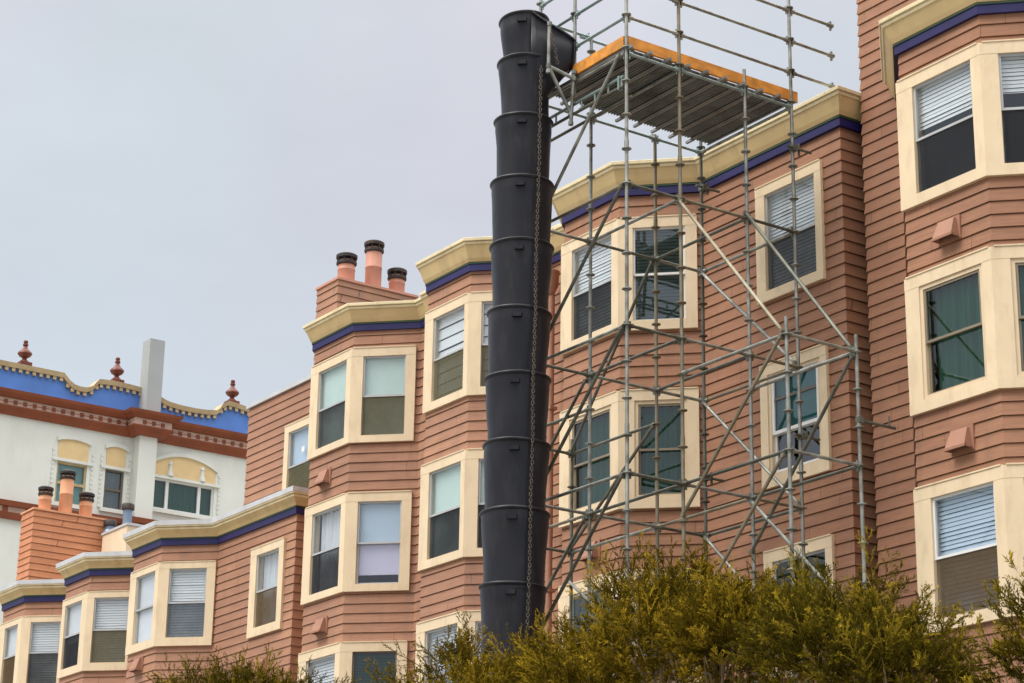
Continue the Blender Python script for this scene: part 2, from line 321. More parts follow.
def window(root, F, s0, s1, zt, zm, zb, ca, st):
    """ca=(casing s0, s1, z0, z1, mitre0, mitre1)"""
    c0, c1, cz0, cz1, m0, m1 = ca
    trim = st.get('trim', 'trim')
    mb = MB(); O = .066
    fbox(mb, F, c0, c1, zt, cz1, -.01, O, m0, m1); fbox(mb, F, c0, c1, cz0, zb, -.01, O, m0, m1)
    fbox(mb, F, c0, s0, zb, zt, -.01, O-.003, m0, False); fbox(mb, F, s1, c1, zb, zt, -.01, O-.003, False, m1)
    e = .02
    for a, b, c, d in ((s0-e, s0, zb-e, zt+e), (s1, s1+e, zb-e, zt+e), (s0, s1, zt, zt+e), (s0, s1, zb-e, zb)): fbox(mb, F, a, b, c, d, -.11, -.011)
    fbox(mb, F, c0+.01, c1-.01, cz1+.0, cz1+.018, -.005, O+.012)      # drip edge
    w = mb.build('window', trim, root)
    sm = st.get('sash', 'alu_sash'); sw = st.get('sw', .034)
    mb = MB()
    def ring(za, zb_, o0, o1, x=0):
        fbox(mb, F, s0+x, s0+sw+x, za, zb_, o0, o1); fbox(mb, F, s1-sw-x, s1-x, za, zb_, o0, o1)
        fbox(mb, F, s0+sw+x, s1-sw-x, zb_-sw, zb_, o0, o1-.002); fbox(mb, F, s0+sw+x, s1-sw-x, za, za+sw, o0, o1-.002)
    if st.get('outer'):   # extra white brick-mould ring around the sashes
        ow = .055
        for a, b, c, d in ((s0, s0+ow, zb, zt), (s1-ow, s1, zb, zt), (s0+ow, s1-ow, zt-ow, zt), (s0+ow, s1-ow, zb, zb+ow)): fbox(mb, F, a, b, c, d, -.07, .045)
        mb.build('sash_surround', 'trim_aged', w); mb = MB()
        s0 += ow; s1 -= ow; zt -= ow; zb += ow
    ring(zm-.022, zt, -.002, .034); ring(zb, zm+.018, -.045, -.006)
    mb.build('sash', sm, w)
    ga, gb = st.get('glass', ('glass', 'glass'))
    for (za, zz, o, g) in ((zm, zt-sw, .012, ga), (zb+sw, zm, -.026, gb)):
        mb = MB(); mb.quad(F.pt(s0+sw*.8, o, za), F.pt(s1-sw*.8, o, za), F.pt(s1-sw*.8, o, zz), F.pt(s0+sw*.8, o, zz)); mb.build('pane', g, w, False, False)
    if st.get('screen'):
        mb = MB(); mb.quad(F.pt(s0+.012, .02, zb+.012), F.pt(s1-.012, .02, zb+.012), F.pt(s1-.012, .02, zm-.02), F.pt(s0+.012, .02, zm-.02)); mb.build('insect_screen', st['screen'], w)
    for kind, m, f0, f1 in st.get('cover', ()):
        mb = MB(); za = zb+(zt-zb)*f0; zz = zb+(zt-zb)*f1
        if kind == 'blind': slats(mb, F, s0-.01, s1+.01, za, zz, -.066)
        elif kind == 'wide': slats(mb, F, s0-.01, s1+.01, za, zz, -.07, .20, .016)
        elif kind == 'shade': shade(mb, F, s0-.01, s1+.01, za, zz, -.052)
        elif kind == 'pleat': shade(mb, F, s0-.01, s1+.01, za, zz, -.115, .05)
        elif kind == 'drape': drape(mb, F, s0-.01, s1+.01, za, zz, -.14)
        mb.build('curtain' if kind == 'drape' else ('shade' if kind in ('shade', 'pleat') else 'blind'), m, w)
    if st.get('sticker'):
        mb = MB(); c = F.pt((s0+s1)/2+.03, .016, zm+.28); mb.lathe(c, [(.06, 0), (.06, .003)], 20, True, axis=tuple(F.n)); mb.build('sticker', 'white_sash', w)
    if st.get('muntin'):
        mb = MB(); fbox(mb, F, s0+sw, s1-sw, (zm+zt)/2+.06, (zm+zt)/2+.10, .013, .03); mb.build('glazing_bar', 'dark_sash', w)
    mb = MB()   # near-black box, its colour standing in for the unlit room behind
    a, b, c, d = s0-.12, s1+.12, zb-.1, zt+.1; o0, o1 = -.115, -.55
    P = [F.pt(a, o0, c), F.pt(b, o0, c), F.pt(b, o0, d), F.pt(a, o0, d), F.pt(a+.1, o1, c), F.pt(b-.1, o1, c), F.pt(b-.1, o1, d), F.pt(a+.1, o1, d)]
    mb.add(P, [(4, 5, 6, 7), (0, 1, 5, 4), (1, 2, 6, 5), (2, 3, 7, 6), (3, 0, 4, 7)])
    mb.build('dark_room_box', 'interior', w)
    return w
def vent_hood(root, F, s, z, w=.33, h=.23, dep=.17):
    mb = MB()
    a, b = s-w/2, s+w/2
    P = [F.pt(a, .02, z), F.pt(b, .02, z), F.pt(b, dep, z), F.pt(a, dep, z), F.pt(a+.03, .02, z+h), F.pt(b-.03, .02, z+h), F.pt(b-.03, .075, z+h), F.pt(a+.03, .075, z+h)]
    mb.add(P, [(3, 2, 6, 7), (0, 3, 7, 4), (2, 1, 5, 6), (4, 7, 6, 5)])
    lip = .018
    fbox(mb, F, a-.012, b+.012, z-.03, z+.002, dep-.012, dep+.006); fbox(mb, F, a-.012, a, z-.03, z, .02, dep); fbox(mb, F, b, b+.012, z-.03, z, .02, dep)
    fbox(mb, F, a-.03, b+.03, z-.05, z+h+.03, .0, .038)
    o = mb.build('vent_hood', 'salmon', root)
    mb = MB(); fbox(mb, F, a+.01, b-.01, z+.03, z+.04, .04, dep-.03); mb.build('vent_dark_slab', 'interior', o)  # near-black slab painted in for the shade inside the hood

# ------------------------------------------------------------------ houses
HG = 'terraced houses stepping down the street'
def cornice(root, pl, zt, bt, cap=False, cove='cove'):
    mb = MB(); sweep(mb, pl, [(.0, bt+.032), (.082, bt+.032), (.115, bt+.09), (.19, zt-.105), (.0, zt-.105)]); c = mb.build('cornice', cove, root)
    mb = MB(); t = zt
    sweep(mb, pl, [(-.05, t-.104), (.205, t-.104), (.222, t-.07), (.190, t-.062), (.245, t-.05), (.25, t-.005), (.245, t), (-.05, t)]); mb.build('cornice_moulding', 'moulding', c)
    mb = MB(); sweep(mb, pl, [(-.01, bt-.122), (.062, bt-.122), (.062, bt-.002), (-.01, bt-.002)]); mb.build('frieze_band', 'purple', root)
    mb = MB(); sweep(mb, pl, [(-.01, bt-.001), (.076, bt-.001), (.076, bt+.031), (-.01, bt+.031)]); mb.build('frieze_line', 'green', root)
    if cap:
        mb = MB(); sweep(mb, pl, [(-.06, t+.001), (.262, t-.022), (.266, t+.075), (-.06, t+.095)]); mb.build('cap_flashing', 'cap', root)
def flat_roof(root, pl, z, yb):
    mb = MB(); vs = [(*p, z) for p in pl]+[(pl[-1][0], yb, z), (pl[0][0], yb, z)]
    out = []
    for v in vs:
        if not out or (Vector(v)-Vector(out[-1])).length > 1e-3: out.append(v)
    n = len(out); mb.add(out+[(x, y, zz-.12) for x, y, zz in out], [tuple(range(n)), tuple(range(2*n-1, n-1, -1))]+[(i, (i+1) % n, n+(i+1) % n, n+i) for i in range(n)])
    mb.build('roof', 'roof', root)
def bay_windows(root, Fc, Fr, tops, h, g, styles):
    """tops: casing tops per row; g: (top,meet,bottom) drops; centre window then right window per row"""
    ops_c, ops_r = [], []
    for (zt, (sl, sR)) in zip(tops, styles):
        for F, st, which in ((Fc, sl, 0), (Fr, sR, 1)):
            if st is None: continue
            big = st.get('outer')
            gt, gm, gb = g
            if which == 0:
                a, b = st.get('s', (.26 if not big else .22, F.L-.14)); ca = (0, F.L, zt-h, zt, True, True)
            else:
                a, b = st.get('s', (.20, 1.0)); ca = (0, 1.18, zt-h, zt, True, False)
            window(root, F, a, b, zt-gt, zt-gm, zt-gb, ca, st)
            (ops_c if which == 0 else ops_r).append((a-.02, b+.02, zt-gb-.02, zt-gt+.02))
    return ops_c, ops_r
def S(**k): return k
G1 = (.16, .91, 1.66)
# ---- house A (right edge)
A = thing('townhouse', 'salmon clapboard townhouse at the right edge, tall wall rising past its bay cornice', 'house', (-17.5, 22, 0), HG)
MT_A = 'siding'
yb, yw = 19.262, 20.462; xc = -17.706; w = 1.438
mainA = [(-21.11, 31), (-21.11, yw), (-12.5, yw)]
bayA = [(xc-w-(yw-yb), yw), (xc-w, yb), (xc, yb), (xc+yw-yb, yw)]
f = faces_of(bayA); fm = faces_of(mainA)
tops = [14.17, 11.42, 8.66]
oc, orr = bay_windows(A, f[1], f[2], tops, 1.81, G1, [
    (S(sash='alu_sash', cover=[('blind', 'blind_white', .60, 1)], screen='screen_black'), S(s=(.2, 1.05), cover=[('blind', 'blind_white', .66, 1)], screen='screen_black')),
    (S(outer=True, sash='bronze_sash', glass=('glass_green', 'glass_green'), cover=[('drape', 'curtain_dark', 0, 1)]), S(s=(.2, 1.05), outer=True, sash='bronze_sash', glass=('glass_green', 'glass_green'), cover=[('drape', 'curtain_dark', .0, 1)])),
    (S(sash='white_sash', glass=('glass', 'glass'), cover=[('blind', 'shade_blue', 0, 1)], screen='screen_brown'), S(s=(.2, 1.05), sash='white_sash', cover=[('blind', 'shade_blue', 0, 1)], screen='screen_brown'))])
oa = []
for zt_ in (14.17, 11.42, 8.66):
    window(A, fm[1], 5.75, 6.8, zt_-.16, zt_-.91, zt_-1.66, (5.55, 7.0, zt_-1.81, zt_, False, False), S(cover=[('blind', 'blind_white', .0, 1)], screen='screen_grey')); oa.append((5.73, 6.82, zt_-1.68, zt_-.14))
mb = MB()
siding(mb, fm[0], 0, 18.6); siding(mb, fm[1], 0, 18.6, oa+[(.735+.0, .735+w+2*(yw-yb)-.01, 0, 14.6)])
siding(mb, f[0], 0, 14.72); siding(mb, f[1], 0, 14.72, oc); siding(mb, f[2], 0, 14.72, orr)
mb.build('wall', 'siding_deep', A)
cornice(A, bayA, 15.06, 14.70)
flat_roof(A, bayA[:4], 15.0, yw+.0)
flat_roof(A, [(-21.1, yw+.02), (-12.5, yw+.02)], 18.58, 31)
vent_hood(A, f[1], .76, 11.76); vent_hood(A, f[1], .80, 9.02)

def small_wall(mb, F, z0, z1, ops=()): siding(mb, F, z0, z1, ops)
# ---- house B (behind the scaffold)
B = thing('townhouse', 'salmon clapboard townhouse directly behind the scaffold tower', 'house', (-25, 22, 0), HG)
yb, yw = 19.362, 20.262; xc = -25.336; w = 1.428
plB = [(-28.0, yw), (xc-w-.9, yw), (xc-w, yb), (xc, yb), (xc+.9, yw), (-21.37, yw), (-21.37, 31)]
f = faces_of(plB); tops = [14.23, 11.47, 8.73]
big = dict(outer=True, sash='bronze_sash', glass=('glass_green', 'glass_green'))
oc, orr = bay_windows(B, f[2], f[3], tops, 1.81, G1, [
    (S(cover=[('blind', 'blind_white', .0, 1)], screen='screen_black'), S(sash='white_sash', glass=('glass_dark', 'glass_dark'), cover=[('blind', 'blind_dark', 0, 1)])),
    (S(**big, cover=[('drape', 'curtain_dark', 0, 1)]), S(**big, s=(.22, 1.0), cover=[('drape', 'curtain_dark', .0, 1)])),
    (S(sash='white_sash', glass=('glass_teal', 'glass_teal'), cover=[('drape', 'teal_curtain', 0, 1)]), S(**big))])
Fw = f[4]; ow = []
x0 = xc+.9
def wall_win(root, F, fs0, fs1, gs0, gs1, ft, fb, gt, gm, gb, st):
    window(root, F, gs0, gs1, gt, gm, gb, (fs0, fs1, fb, ft, False, False), st); return (gs0-.02, gs1+.02, gb-.02, gt+.02)
L0 = -x0
ow.append(wall_win(B, Fw, -23.16+L0, -21.74+L0, -22.96+L0, -21.88+L0, 14.22, 12.42, 14.07, 13.31, 12.57, S(cover=[('blind', 'blind_white', .0, 1)], screen='screen_grey')))
ow.append(wall_win(B, Fw, -23.14+L0, -21.74+L0, -22.98+L0, -21.88+L0, 11.45, 9.64, 11.30, 10.42, 9.78, S(outer=True, sash='white_sash', sw=.05, glass=('glass_teal', 'glass_dark'), muntin=True, cover=[('shade', 'teal_curtain', .42, 1)])))
ow.append(wall_win(B, Fw, -23.14+L0, -21.74+L0, -22.96+L0, -21.88+L0, 8.73, 6.93, 8.57, 7.8, 7.1, S(glass=('glass_green', 'glass_green'), cover=[('blind', 'blind_green', 0, 1)])))
mb = MB()
siding(mb, f[0], 0, 14.76); siding(mb, f[1], 0, 14.76); siding(mb, f[2], 0, 14.76, oc); siding(mb, f[3], 0, 14.76, orr); siding(mb, f[4], 0, 14.76, ow); siding(mb, f[5], 0, 14.76)
mb.build('wall', 'siding_deep', B)
cornice(B, plB, 15.11, 14.735); flat_roof(B, plB[:6], 15.05, 31)
vent_hood(B, f[2], .78, 9.05); 
mb = MB(); dx, dy = -28.16, 20.13
mb.tube((dx, dy-.03, 0), (dx, dy-.03, 14.0), .055, n=12); mb.lathe((dx, dy-.05, 13.98), [(.06, 0), (.13, .16), (.14, .34), (.15, .36), (.15, .40), (.1, .40)], 14)
for z in (3, 6, 9, 12): mb.box(dx-.08, dx+.08, dy-.09, dy+.05, z, z+.05)
mb.build('downspout', 'salmon', B, True)

# ---- house C
C = thing('townhouse', 'salmon clapboard townhouse partly hidden by the black debris chute', 'house', (-30.3, 22, 0), HG)
yb, yw = 19.462, 20.362; xc = -29.606; w = 1.308
plC = [(-32.3, yw), (xc-w-.9, yw), (xc-w, yb), (xc, yb), (xc+.9, yw), (-28.0, yw)]
f = faces_of(plC)
oc, orr = bay_windows(C, f[2], f[3], [14.27, 11.53, 8.83], 1.80, G1, [
    (S(s=(.24, w-.1), cover=[('wide', 'blind_white', 0, 1)], screen='screen_olive'), S(cover=[('wide', 'blind_white', 0, 1)], screen='screen_olive')),
    (S(s=(.24, w-.1), cover=[('shade', 'shade_green', 0, 1)], screen='screen_black'), S(cover=[('shade', 'shade_green', .0, 1)], screen='screen_black')),
    (S(s=(.24, w-.1), cover=[('blind', 'blind_pale', 0, 1)]), S(cover=[('blind', 'blind_pale', 0, 1)]))])
mb = MB()
for i, o in zip(range(5), ((), (), oc, orr, ())): siding(mb, f[i], 0, 14.8, o)
mb.build('wall', 'siding', C); cornice(C, plC, 15.20, 14.79); flat_roof(C, plC, 15.12, 31)

# ---- house D
D = thing('townhouse', 'salmon clapboard townhouse with three pink chimney pots on its roof box', 'house', (-35, 22, 0), HG)
yb, yw = 19.562, 20.462; xc = -33.616; w = 1.428
yl = 20.81
plD = [(xc-w-(yl-yb), yl), (xc-w, yb), (xc, yb), (xc+.9, yw), (-32.3, yw)]
f = faces_of(plD)
oc, orr = bay_windows(D, f[1], f[2], [14.36, 11.63, 8.93], 1.79, G1, [
    (S(cover=[('shade', 'shade_green', 0, 1)], screen='screen_grey'), S(cover=[('shade', 'shade_green', .0, 1)], screen='screen_olive')),
    (S(cover=[('drape', 'curtain', .05, 1)], screen='screen_black'), S(cover=[('shade', 'shade_blue', .5, 1), ('shade', 'shade_lavender', .12, .5)])),  # left drape: pale colour painted in for a white house reflected in the pane
    (S(cover=[('blind', 'blind_pale', 0, 1)]), S(glass=('glass_green', 'glass_green'), sash='dark_sash', cover=[('blind', 'blind_green', 0, 1)]))])
wallD = [(-39.98, 31), (-39.98, yl), (plD[0][0], yl)]; fd = faces_of(wallD)
xs = -39.98
od = [wall_win(D, fd[1], -38.3-xs, -36.92-xs, -38.13-xs, -37.1-xs, 14.17, 12.37, 14.02, 13.29, 12.53, S(cover=[('shade', 'shade_blue', .48, 1)], screen='screen_olive', sticker=True))]
mb = MB()
for i, o in zip(range(4), ((), oc, orr, ())): siding(mb, f[i], 0, 14.84, o)
siding(mb, fd[0], 0, 14.98); siding(mb, fd[1], 0, 14.98, od)
mb.build('wall', 'siding', D); cornice(D, plD, 15.18, 14.825); flat_roof(D, plD, 15.08, 31); flat_roof(D, wallD[1:], 14.95, 31)
mb = MB(); sweep(mb, wallD, [(-.1, 14.97), (.06, 14.97), (.065, 15.05), (-.1, 15.06)]); mb.build('cap_flashing', 'cap', D)
vent_hood(D, f[1], .62, 12.0); vent_hood(D, f[1], .72, 9.24)
def chimney(root, yc, cpx, lpx, rpx, zbase, pots, sid, potm):
    c0 = onY(*cpx, yc); l = onY(*lpx, yc); r = onX(*rpx, c0.x)
    zt = (c0.z+l.z+r.z)/3
    pl = [(l.x, r.y), (l.x, yc), (c0.x, yc), (c0.x, r.y)]
    k = math.floor((zt-zbase)/EXP); 
    mb = MB(); fs = faces_of(pl)
    for F in fs: siding(mb, F, zbase, zt)
    siding(mb, Face((c0.x, r.y), (l.x, r.y), 1, 1), zbase, zt)
    ch = mb.build('chimney', sid, root)
    mb = MB(); e = .04; mb.box(l.x-e, c0.x+e, yc-e, r.y+e, zt, zt+.05); mb.build('chimney_cap', potm, ch)
    xm = (l.x+c0.x)/2+.1
    for px, top, rp, cap in pots:
        P = onX(px, top+1.6, xm); pm = FPX/((P-CAM).dot(W_)); rr = rp/pm
        capz = 13/pm if cap is None else cap/pm
        z1 = P.z
        mb = MB(); mb.lathe((xm, P.y, zt+.05), [(rr, 0), (rr, (z1-zt)*.45-.03), (rr+.008, (z1-zt)*.45-.02), (rr+.008, (z1-zt)*.45), (rr, (z1-zt)*.45+.01), (rr, z1-zt-capz*.9)], 20); pt = mb.build('chimney_pot', potm, ch, True)
        h = capz; rc = rr*1.2
        mb = MB(); b = z1-h
        mb.lathe((xm, P.y, b), [(rc*.9, -.02), (rc, 0), (rc, h*.22), (rc*.9, h*.24)], 20)
        mb.lathe((xm, P.y, b), [(rr*.72, h*.2), (rr*.72, h*.6)], 16)
        mb.lathe((xm, P.y, b), [(rc*.98, h*.55), (rc*1.04, h*.58), (rc*1.04, h*.86), (rc*.8, h*1.0)], 20)
        for i in range(8):
            t = i*math.pi/4; mb.box(xm+rc*.9*math.cos(t)-.012, xm+rc*.9*math.cos(t)+.012, P.y+rc*.9*math.sin(t)-.012, P.y+rc*.9*math.sin(t)+.012, b+h*.2, b+h*.6)
        mb.build('pot_cap', 'pot_cap', ch, True)
chimney(D, 21.0, (338.3, 281.5), (318, 289.5), (416, 297), 14.0, [(347, 253, 8.6, 11), (374.5, 240.5, 8.2, 11), (397.3, 268, 8, 11)], 'siding', 'salmon_pot')

# ---- houses E F G, one storey lower
GE = (.13, .83, 1.55)
E_ = thing('townhouse', 'lower salmon townhouse with a lone wall window to the right of its bay', 'house', (-40, 22, 0), HG)
yb, yw = 19.462, 20.312; xc = -40.906; w = 1.288
plE = [(-43.4, yw), (xc-w-.85, yw), (xc-w, yb), (xc, yb), (xc+.85, yw), (-36.83, yw), (-36.83, 20.79)]
f = faces_of(plE)
oc, orr = bay_windows(E_, f[2], f[3], [11.65, 8.93], 1.72, GE, [
    (S(cover=[('shade', 'curtain', .0, 1)]), S(cover=[('blind', 'blind_white', 0, 1)], screen='screen_blue')),
    (S(cover=[('shade', 'curtain', .0, 1)]), S(cover=[('blind', 'blind_white', 0, 1)], screen='screen_blue'))])
X0 = xc+.85
oe = [wall_win(E_, f[4], -38.53-X0, -37.19-X0, -38.28-X0, -37.38-X0, 11.60, 9.83, 11.45, 10.72, 10.0, S(cover=[('drape', 'curtain', .0, 1)], screen='screen_brown'))]
mb = MB()
for i, o in zip(range(6), ((), (), oc, orr, oe, ())): siding(mb, f[i], 0, 12.15, o)
mb.build('wall', 'siding', E_); cornice(E_, plE, 12.41, 12.135, True); flat_roof(E_, plE[:6], 12.36, 31)
vent_hood(E_, f[2], .58, 9.55); vent_hood(E_, f[4], 2.15, 9.1)
F_ = thing('townhouse', 'lower salmon clapboard townhouse whose bay is second from the left edge of the photo', 'house', (-45, 22, 0), HG)
yb, yw = 19.512, 20.362; xc = -44.496; w = 1.258
plF = [(-46.9, yw), (xc-w-.85, yw), (xc-w, yb), (xc, yb), (xc+.85, yw), (-43.4, yw)]
f = faces_of(plF)
oc, orr = bay_windows(F_, f[2], f[3], [11.65, 8.93], 1.72, GE, [
    (S(s=(.14, w-.24), cover=[('shade', 'blind_pale', .4, 1)], screen='screen_black'), S(s=(.14, .93), cover=[('blind', 'blind_white', 0, 1)], screen='screen_olive')), (None, None)])
mb = MB()
for i, o in zip(range(5), ((), (), oc, orr, ())): siding(mb, f[i], 0, 12.15, o)
mb.build('wall', 'siding', F_); cornice(F_, plF, 12.41, 12.135, True); flat_roof(F_, plF, 12.36, 31)
G_ = thing('townhouse', 'lower salmon townhouse at the left edge, orange box with three pots on its roof', 'house', (-49, 22, 0), HG)
yb, yw = 19.512, 20.362; xc = -48.076; w = 1.248
plG = [(-50.8, yw), (xc-w-.85, yw), (xc-w, yb), (xc, yb), (xc+.85, yw), (-46.9, yw)]
f = faces_of(plG)
oc, orr = bay_windows(G_, f[2], f[3], [11.67, 8.93], 1.72, GE, [
    (S(s=(.3, w-.19), cover=[('shade', 'blind_pale', .5, 1)], screen='screen_brown'), S(s=(.2, .92), cover=[('blind', 'blind_white', 0, 1)], screen='screen_grey')), (None, None)])
mb = MB()
for i, o in zip(range(5), ((), (), oc, orr, ())): siding(mb, f[i], 0, 12.15, o)
mb.build('wall', 'siding', G_); cornice(G_, plG, 12.41, 12.135, True); flat_roof(G_, plG, 12.36, 31)
chimney(G_, 21.2, (34.3, 510.5), (22.5, 515), (105.6, 519.5), 12.0, [(46.2, 485.5, 6.2, 8.5), (68.2, 469.5, 6.6, 8.5), (87, 491.5, 6.4, 8.5)], 'siding_orange', 'orange_pot')
# flues and a cream roof wall behind houses E/F
a, b = onY(103, 531, 23), onY(127, 531, 23)
mb = MB(); mb.box(a.x, b.x, 23, 23.4, 12.3, onY(118, 529, 23).z); mb.build('roof_wall', 'cream_wall', F_)
mb = MB(); mb.box(a.x-.03, b.x+.03, 22.97, 23.43, onY(118, 529, 23).z, onY(118, 529, 23).z+.06); mb.build('roof_wall_coping', 'cap', F_)
for px, t, bt_, rp in ((128.3, 504, 531, 4.6), (110.5, 520.5, 531, 4.8)):
    P = onY(px, t, 23.2); Q = onY(px, bt_, 23.2); pm = FPX/((P-CAM).dot(W_)); rr = rp/pm; h = P.z-Q.z; zb_ = Q.z
    mb = MB(); mb.lathe((P.x, 23.2, zb_-.05), [(rr*1.35, 0), (rr*1.3, .05), (rr, .09), (rr, h-.1)], 18); o = mb.build('roof_flue', 'flue_blue', F_, True)
    mb = MB(); mb.lathe((P.x, 23.2, P.z-.17), [(rr*1.1, 0), (rr*1.4, .02), (rr*1.4, .14), (rr*1.2, .17)], 18); mb.build('flue_cap', 'pot_cap', o, True)

# ------------------------------------------------------------------ white building with blue parapet
XW = -72.0
def wp(px, py, x=XW): P = onX(px, py, x); return P
WB = thing('parapet_building', 'white stucco building with blue scalloped parapet, rust cornice and urn finials behind the lower houses', 'building', (XW, 33, 0))
yz = lambda px, py: (wp(px, py).y, wp(px, py).z)
y0 = wp(-40, 395).y; y1 = wp(262, 440).y+3
zc = [wp(x, y).z for x, y in ((0, 391.7), (130, 414.9), (244, 437.5))]
zbl = sum(zc)/3                         # underside of blue parapet
zr0 = (wp(0, 399.5).z+wp(130, 422).z)/2; zr1 = (wp(0, 406).z+wp(130, 429).z)/2; zr2 = (wp(0, 414).z+wp(130, 437).z)/2
wins = []
def wwin(x0p, y0p, x1p, y1p, mull, glass, sash):
    a = wp(x0p, y0p); b = wp(x1p, y1p)
    t = wp((x0p+x1p)/2, y0p+(x1p-x0p)*.09).z
    wins.append((a.y, b.y, b.z+.02, t, mull, glass, sash))
wwin(57.5, 460.5, 84, 507.5, 'rail', 'glass', 'mustard'); wwin(105.5, 468.5, 121.5, 511.5, 'rail', 'glass_dark', 'dark_sash'); wwin(154, 477, 212.5, 518.5, 'triple', 'glass_green', 'white_sash')
# wall with real openings
FWH = Face((XW, y0), (XW, y1), 0, 0)          # travel +Y -> outward +X
ops = [(a-y0, b-y0, z0_, z1_) for a, b, z0_, z1_, *_ in wins]
mb = MB()
ss = sorted({0, y1-y0, *[v for o in ops for v in o[:2]]})
for sa, sb in zip(ss, ss[1:]):
    mid = (sa+sb)/2; z = 0
    for o in sorted(ops, key=lambda q: q[2]):
        if o[0] < mid < o[1]:
            fbox(mb, FWH, sa, sb, z, o[2], -.4, 0); z = o[3]
    fbox(mb, FWH, sa, sb, z, zr2+.3, -.4, 0)
mb.build('wall', 'stucco', WB)
mb = MB(); mb.box(XW-14, XW-.4, y0, y1, 0, zr2); mb.build('rear_block', 'stucco_grey', WB)
for (a, b, z0_, z1_, mull, gl, sa) in wins:
    F = Face((XW, a), (XW, b), 0, 0); L = b-a
    mb = MB(); fw = .07
    for s0_, s1_, q0, q1 in ((-.02, fw, z0_, z1_), (L-fw, L+.02, z0_, z1_), (fw, L-fw, z1_-fw, z1_), (fw, L-fw, z0_, z0_+fw)): fbox(mb, F, s0_, s1_, q0, q1, -.16, -.05)
    if mull == 'rail': fbox(mb, F, fw, L-fw, (z0_+z1_)/2-.05, (z0_+z1_)/2+.05, -.16, -.055)
    else:
        for t in (.235, .765): fbox(mb, F, L*t-.06, L*t+.06, z0_+fw, z1_-fw, -.16, -.055)
    wo = mb.build('window', sa, WB)
    mb = MB(); mb.quad(F.pt(0, -.12, z0_), F.pt(L, -.12, z0_), F.pt(L, -.12, z1_), F.pt(0, -.12, z1_)); mb.build('pane', gl, wo, False, False)
    mb = MB()
    if mull == 'triple': drape(mb, F, 0, L, z0_, z1_, -.26); mb.build('curtain', 'curtain_dark', wo)
    elif gl == 'glass': shade(mb, F, 0, L, z0_, z1_, -.2); mb.build('shade', 'window_teal', wo)
    else: drape(mb, F, 0, L, z0_, z1_, -.3); mb.build('curtain', 'blind_dark', wo)
    # plastered surround with beaded edges, arched blind panel above
    mb = MB(); fbox(mb, F, -.14, L+.14, z0_-.14, z0_, 0, .12); fbox(mb, F, -.2, L+.2, z1_, z1_+.10, 0, .10)
    ph = .74 if mull != 'triple' else .82
    n = 14; yo = [(-.08+(L+.16)*i/n) for i in range(n+1)]
    rise = .11 if mull != 'triple' else .38
    arch = lambda s: z1_+.10+ph-rise*(2*(s-L/2)/(L+.16))**2
    for i in range(n):
        s_, t_ = yo[i], yo[i+1]
        mb.box8([F.pt(s_, .10, arch(s_)), F.pt(t_, .10, arch(t_)), F.pt(t_, 0, arch(t_)), F.pt(s_, 0, arch(s_)), F.pt(s_, .10, arch(s_)+.14), F.pt(t_, .10, arch(t_)+.14), F.pt(t_, 0, arch(t_)+.14), F.pt(s_, 0, arch(s_)+.14)])
    for s_ in (-.22, L+.14):
        z = z0_; fbox(mb, F, s_+.02, s_+.06, z0_, z1_+ph*.6, -.01, .02)
        while z < z1_+ph*.6: fbox(mb, F, s_, s_+.08, z, z+.09, -.005, .045); z += .17
    mb.build('window_surround', 'stucco', WB)
    mb = MB()
    for i in range(n):
        s_, t_ = max(yo[i], .0), min(yo[i+1], L)
        if t_ <= s_: continue
        mb.box8([F.pt(s_, .03, z1_+.10), F.pt(t_, .03, z1_+.10), F.pt(t_, -.01, z1_+.10), F.pt(s_, -.01, z1_+.10), F.pt(s_, .03, arch(s_)), F.pt(t_, .03, arch(t_)), F.pt(t_, -.01, arch(t_)), F.pt(s_, -.01, arch(s_))])
    if mull == 'triple':
        mb2 = MB()
        for t in (.25, .78):
            mb2.lathe(F.pt(L*t, .03, z1_+.12), [(.13, 0), (.12, .12), (.08, .2), (.07, .42), (.1, .44), (.05, .56)], 10)
        mb2.build('panel_ornament', 'stucco', WB, True)
    mb.build('arch_panel', 'yellow_panel', WB)
# pilaster running up into the chimney stack
pa, pb = wp(146.3, 400, XW+.6), wp(161.3, 400, XW+.6)
ys0, ys1 = pa.y, pb.y
zst = (wp(148.3, 338, XW+.6).z+wp(164, 340.3, XW+.6).z)/2
mb = MB(); mb.box(XW-.03, XW+.6, ys0, ys1, zr0, zst); mb.build('chimney_stack', 'stucco_grey', WB)
mb = MB(); mb.box(XW-.1, XW+.5, ys0-.1, ys1, 0, zr2+.2); mb.build('pilaster', 'stucco', WB)
# cornice courses, breaking out around the pilaster
plW = [(XW, y0), (XW, ys0-.25), (XW+.58, ys0-.25), (XW+.58, ys1+.15), (XW, ys1+.15), (XW, y1)]
mb = MB(); sweep(mb, plW, [(-.1, zr0+.02), (.34, zr0+.02), (.52, zbl-.12), (.56, zbl-.02), (-.1, zbl)]); sweep(mb, plW, [(-.1, zr2), (.10, zr2), (.16, zr2+.1), (.30, zr1-.04), (.3, zr1), (-.1, zr1)]); mb.build('cornice', 'rust', WB)
mb = MB(); sweep(mb, plW, [(-.1, zr1+.005), (.24, zr1+.005), (.24, zr0+.015), (-.1, zr0+.015)]); fr = mb.build('dentil_frieze', 'rust_light', WB)
for Fq in faces_of(plW):
    s = .15; mb = MB(); fbox(mb, Fq, .12, Fq.L-.08, (zr0+zr1)/2-.012, (zr0+zr1)/2+.012, .235, .246)
    while s < Fq.L-.1:
        c = (zr0+zr1)/2; fbox(mb, Fq, s-.07, s+.07, c-.075, c+.075, .235, .262); s += .36
    mb.build('frieze_studs', 'rust', fr)
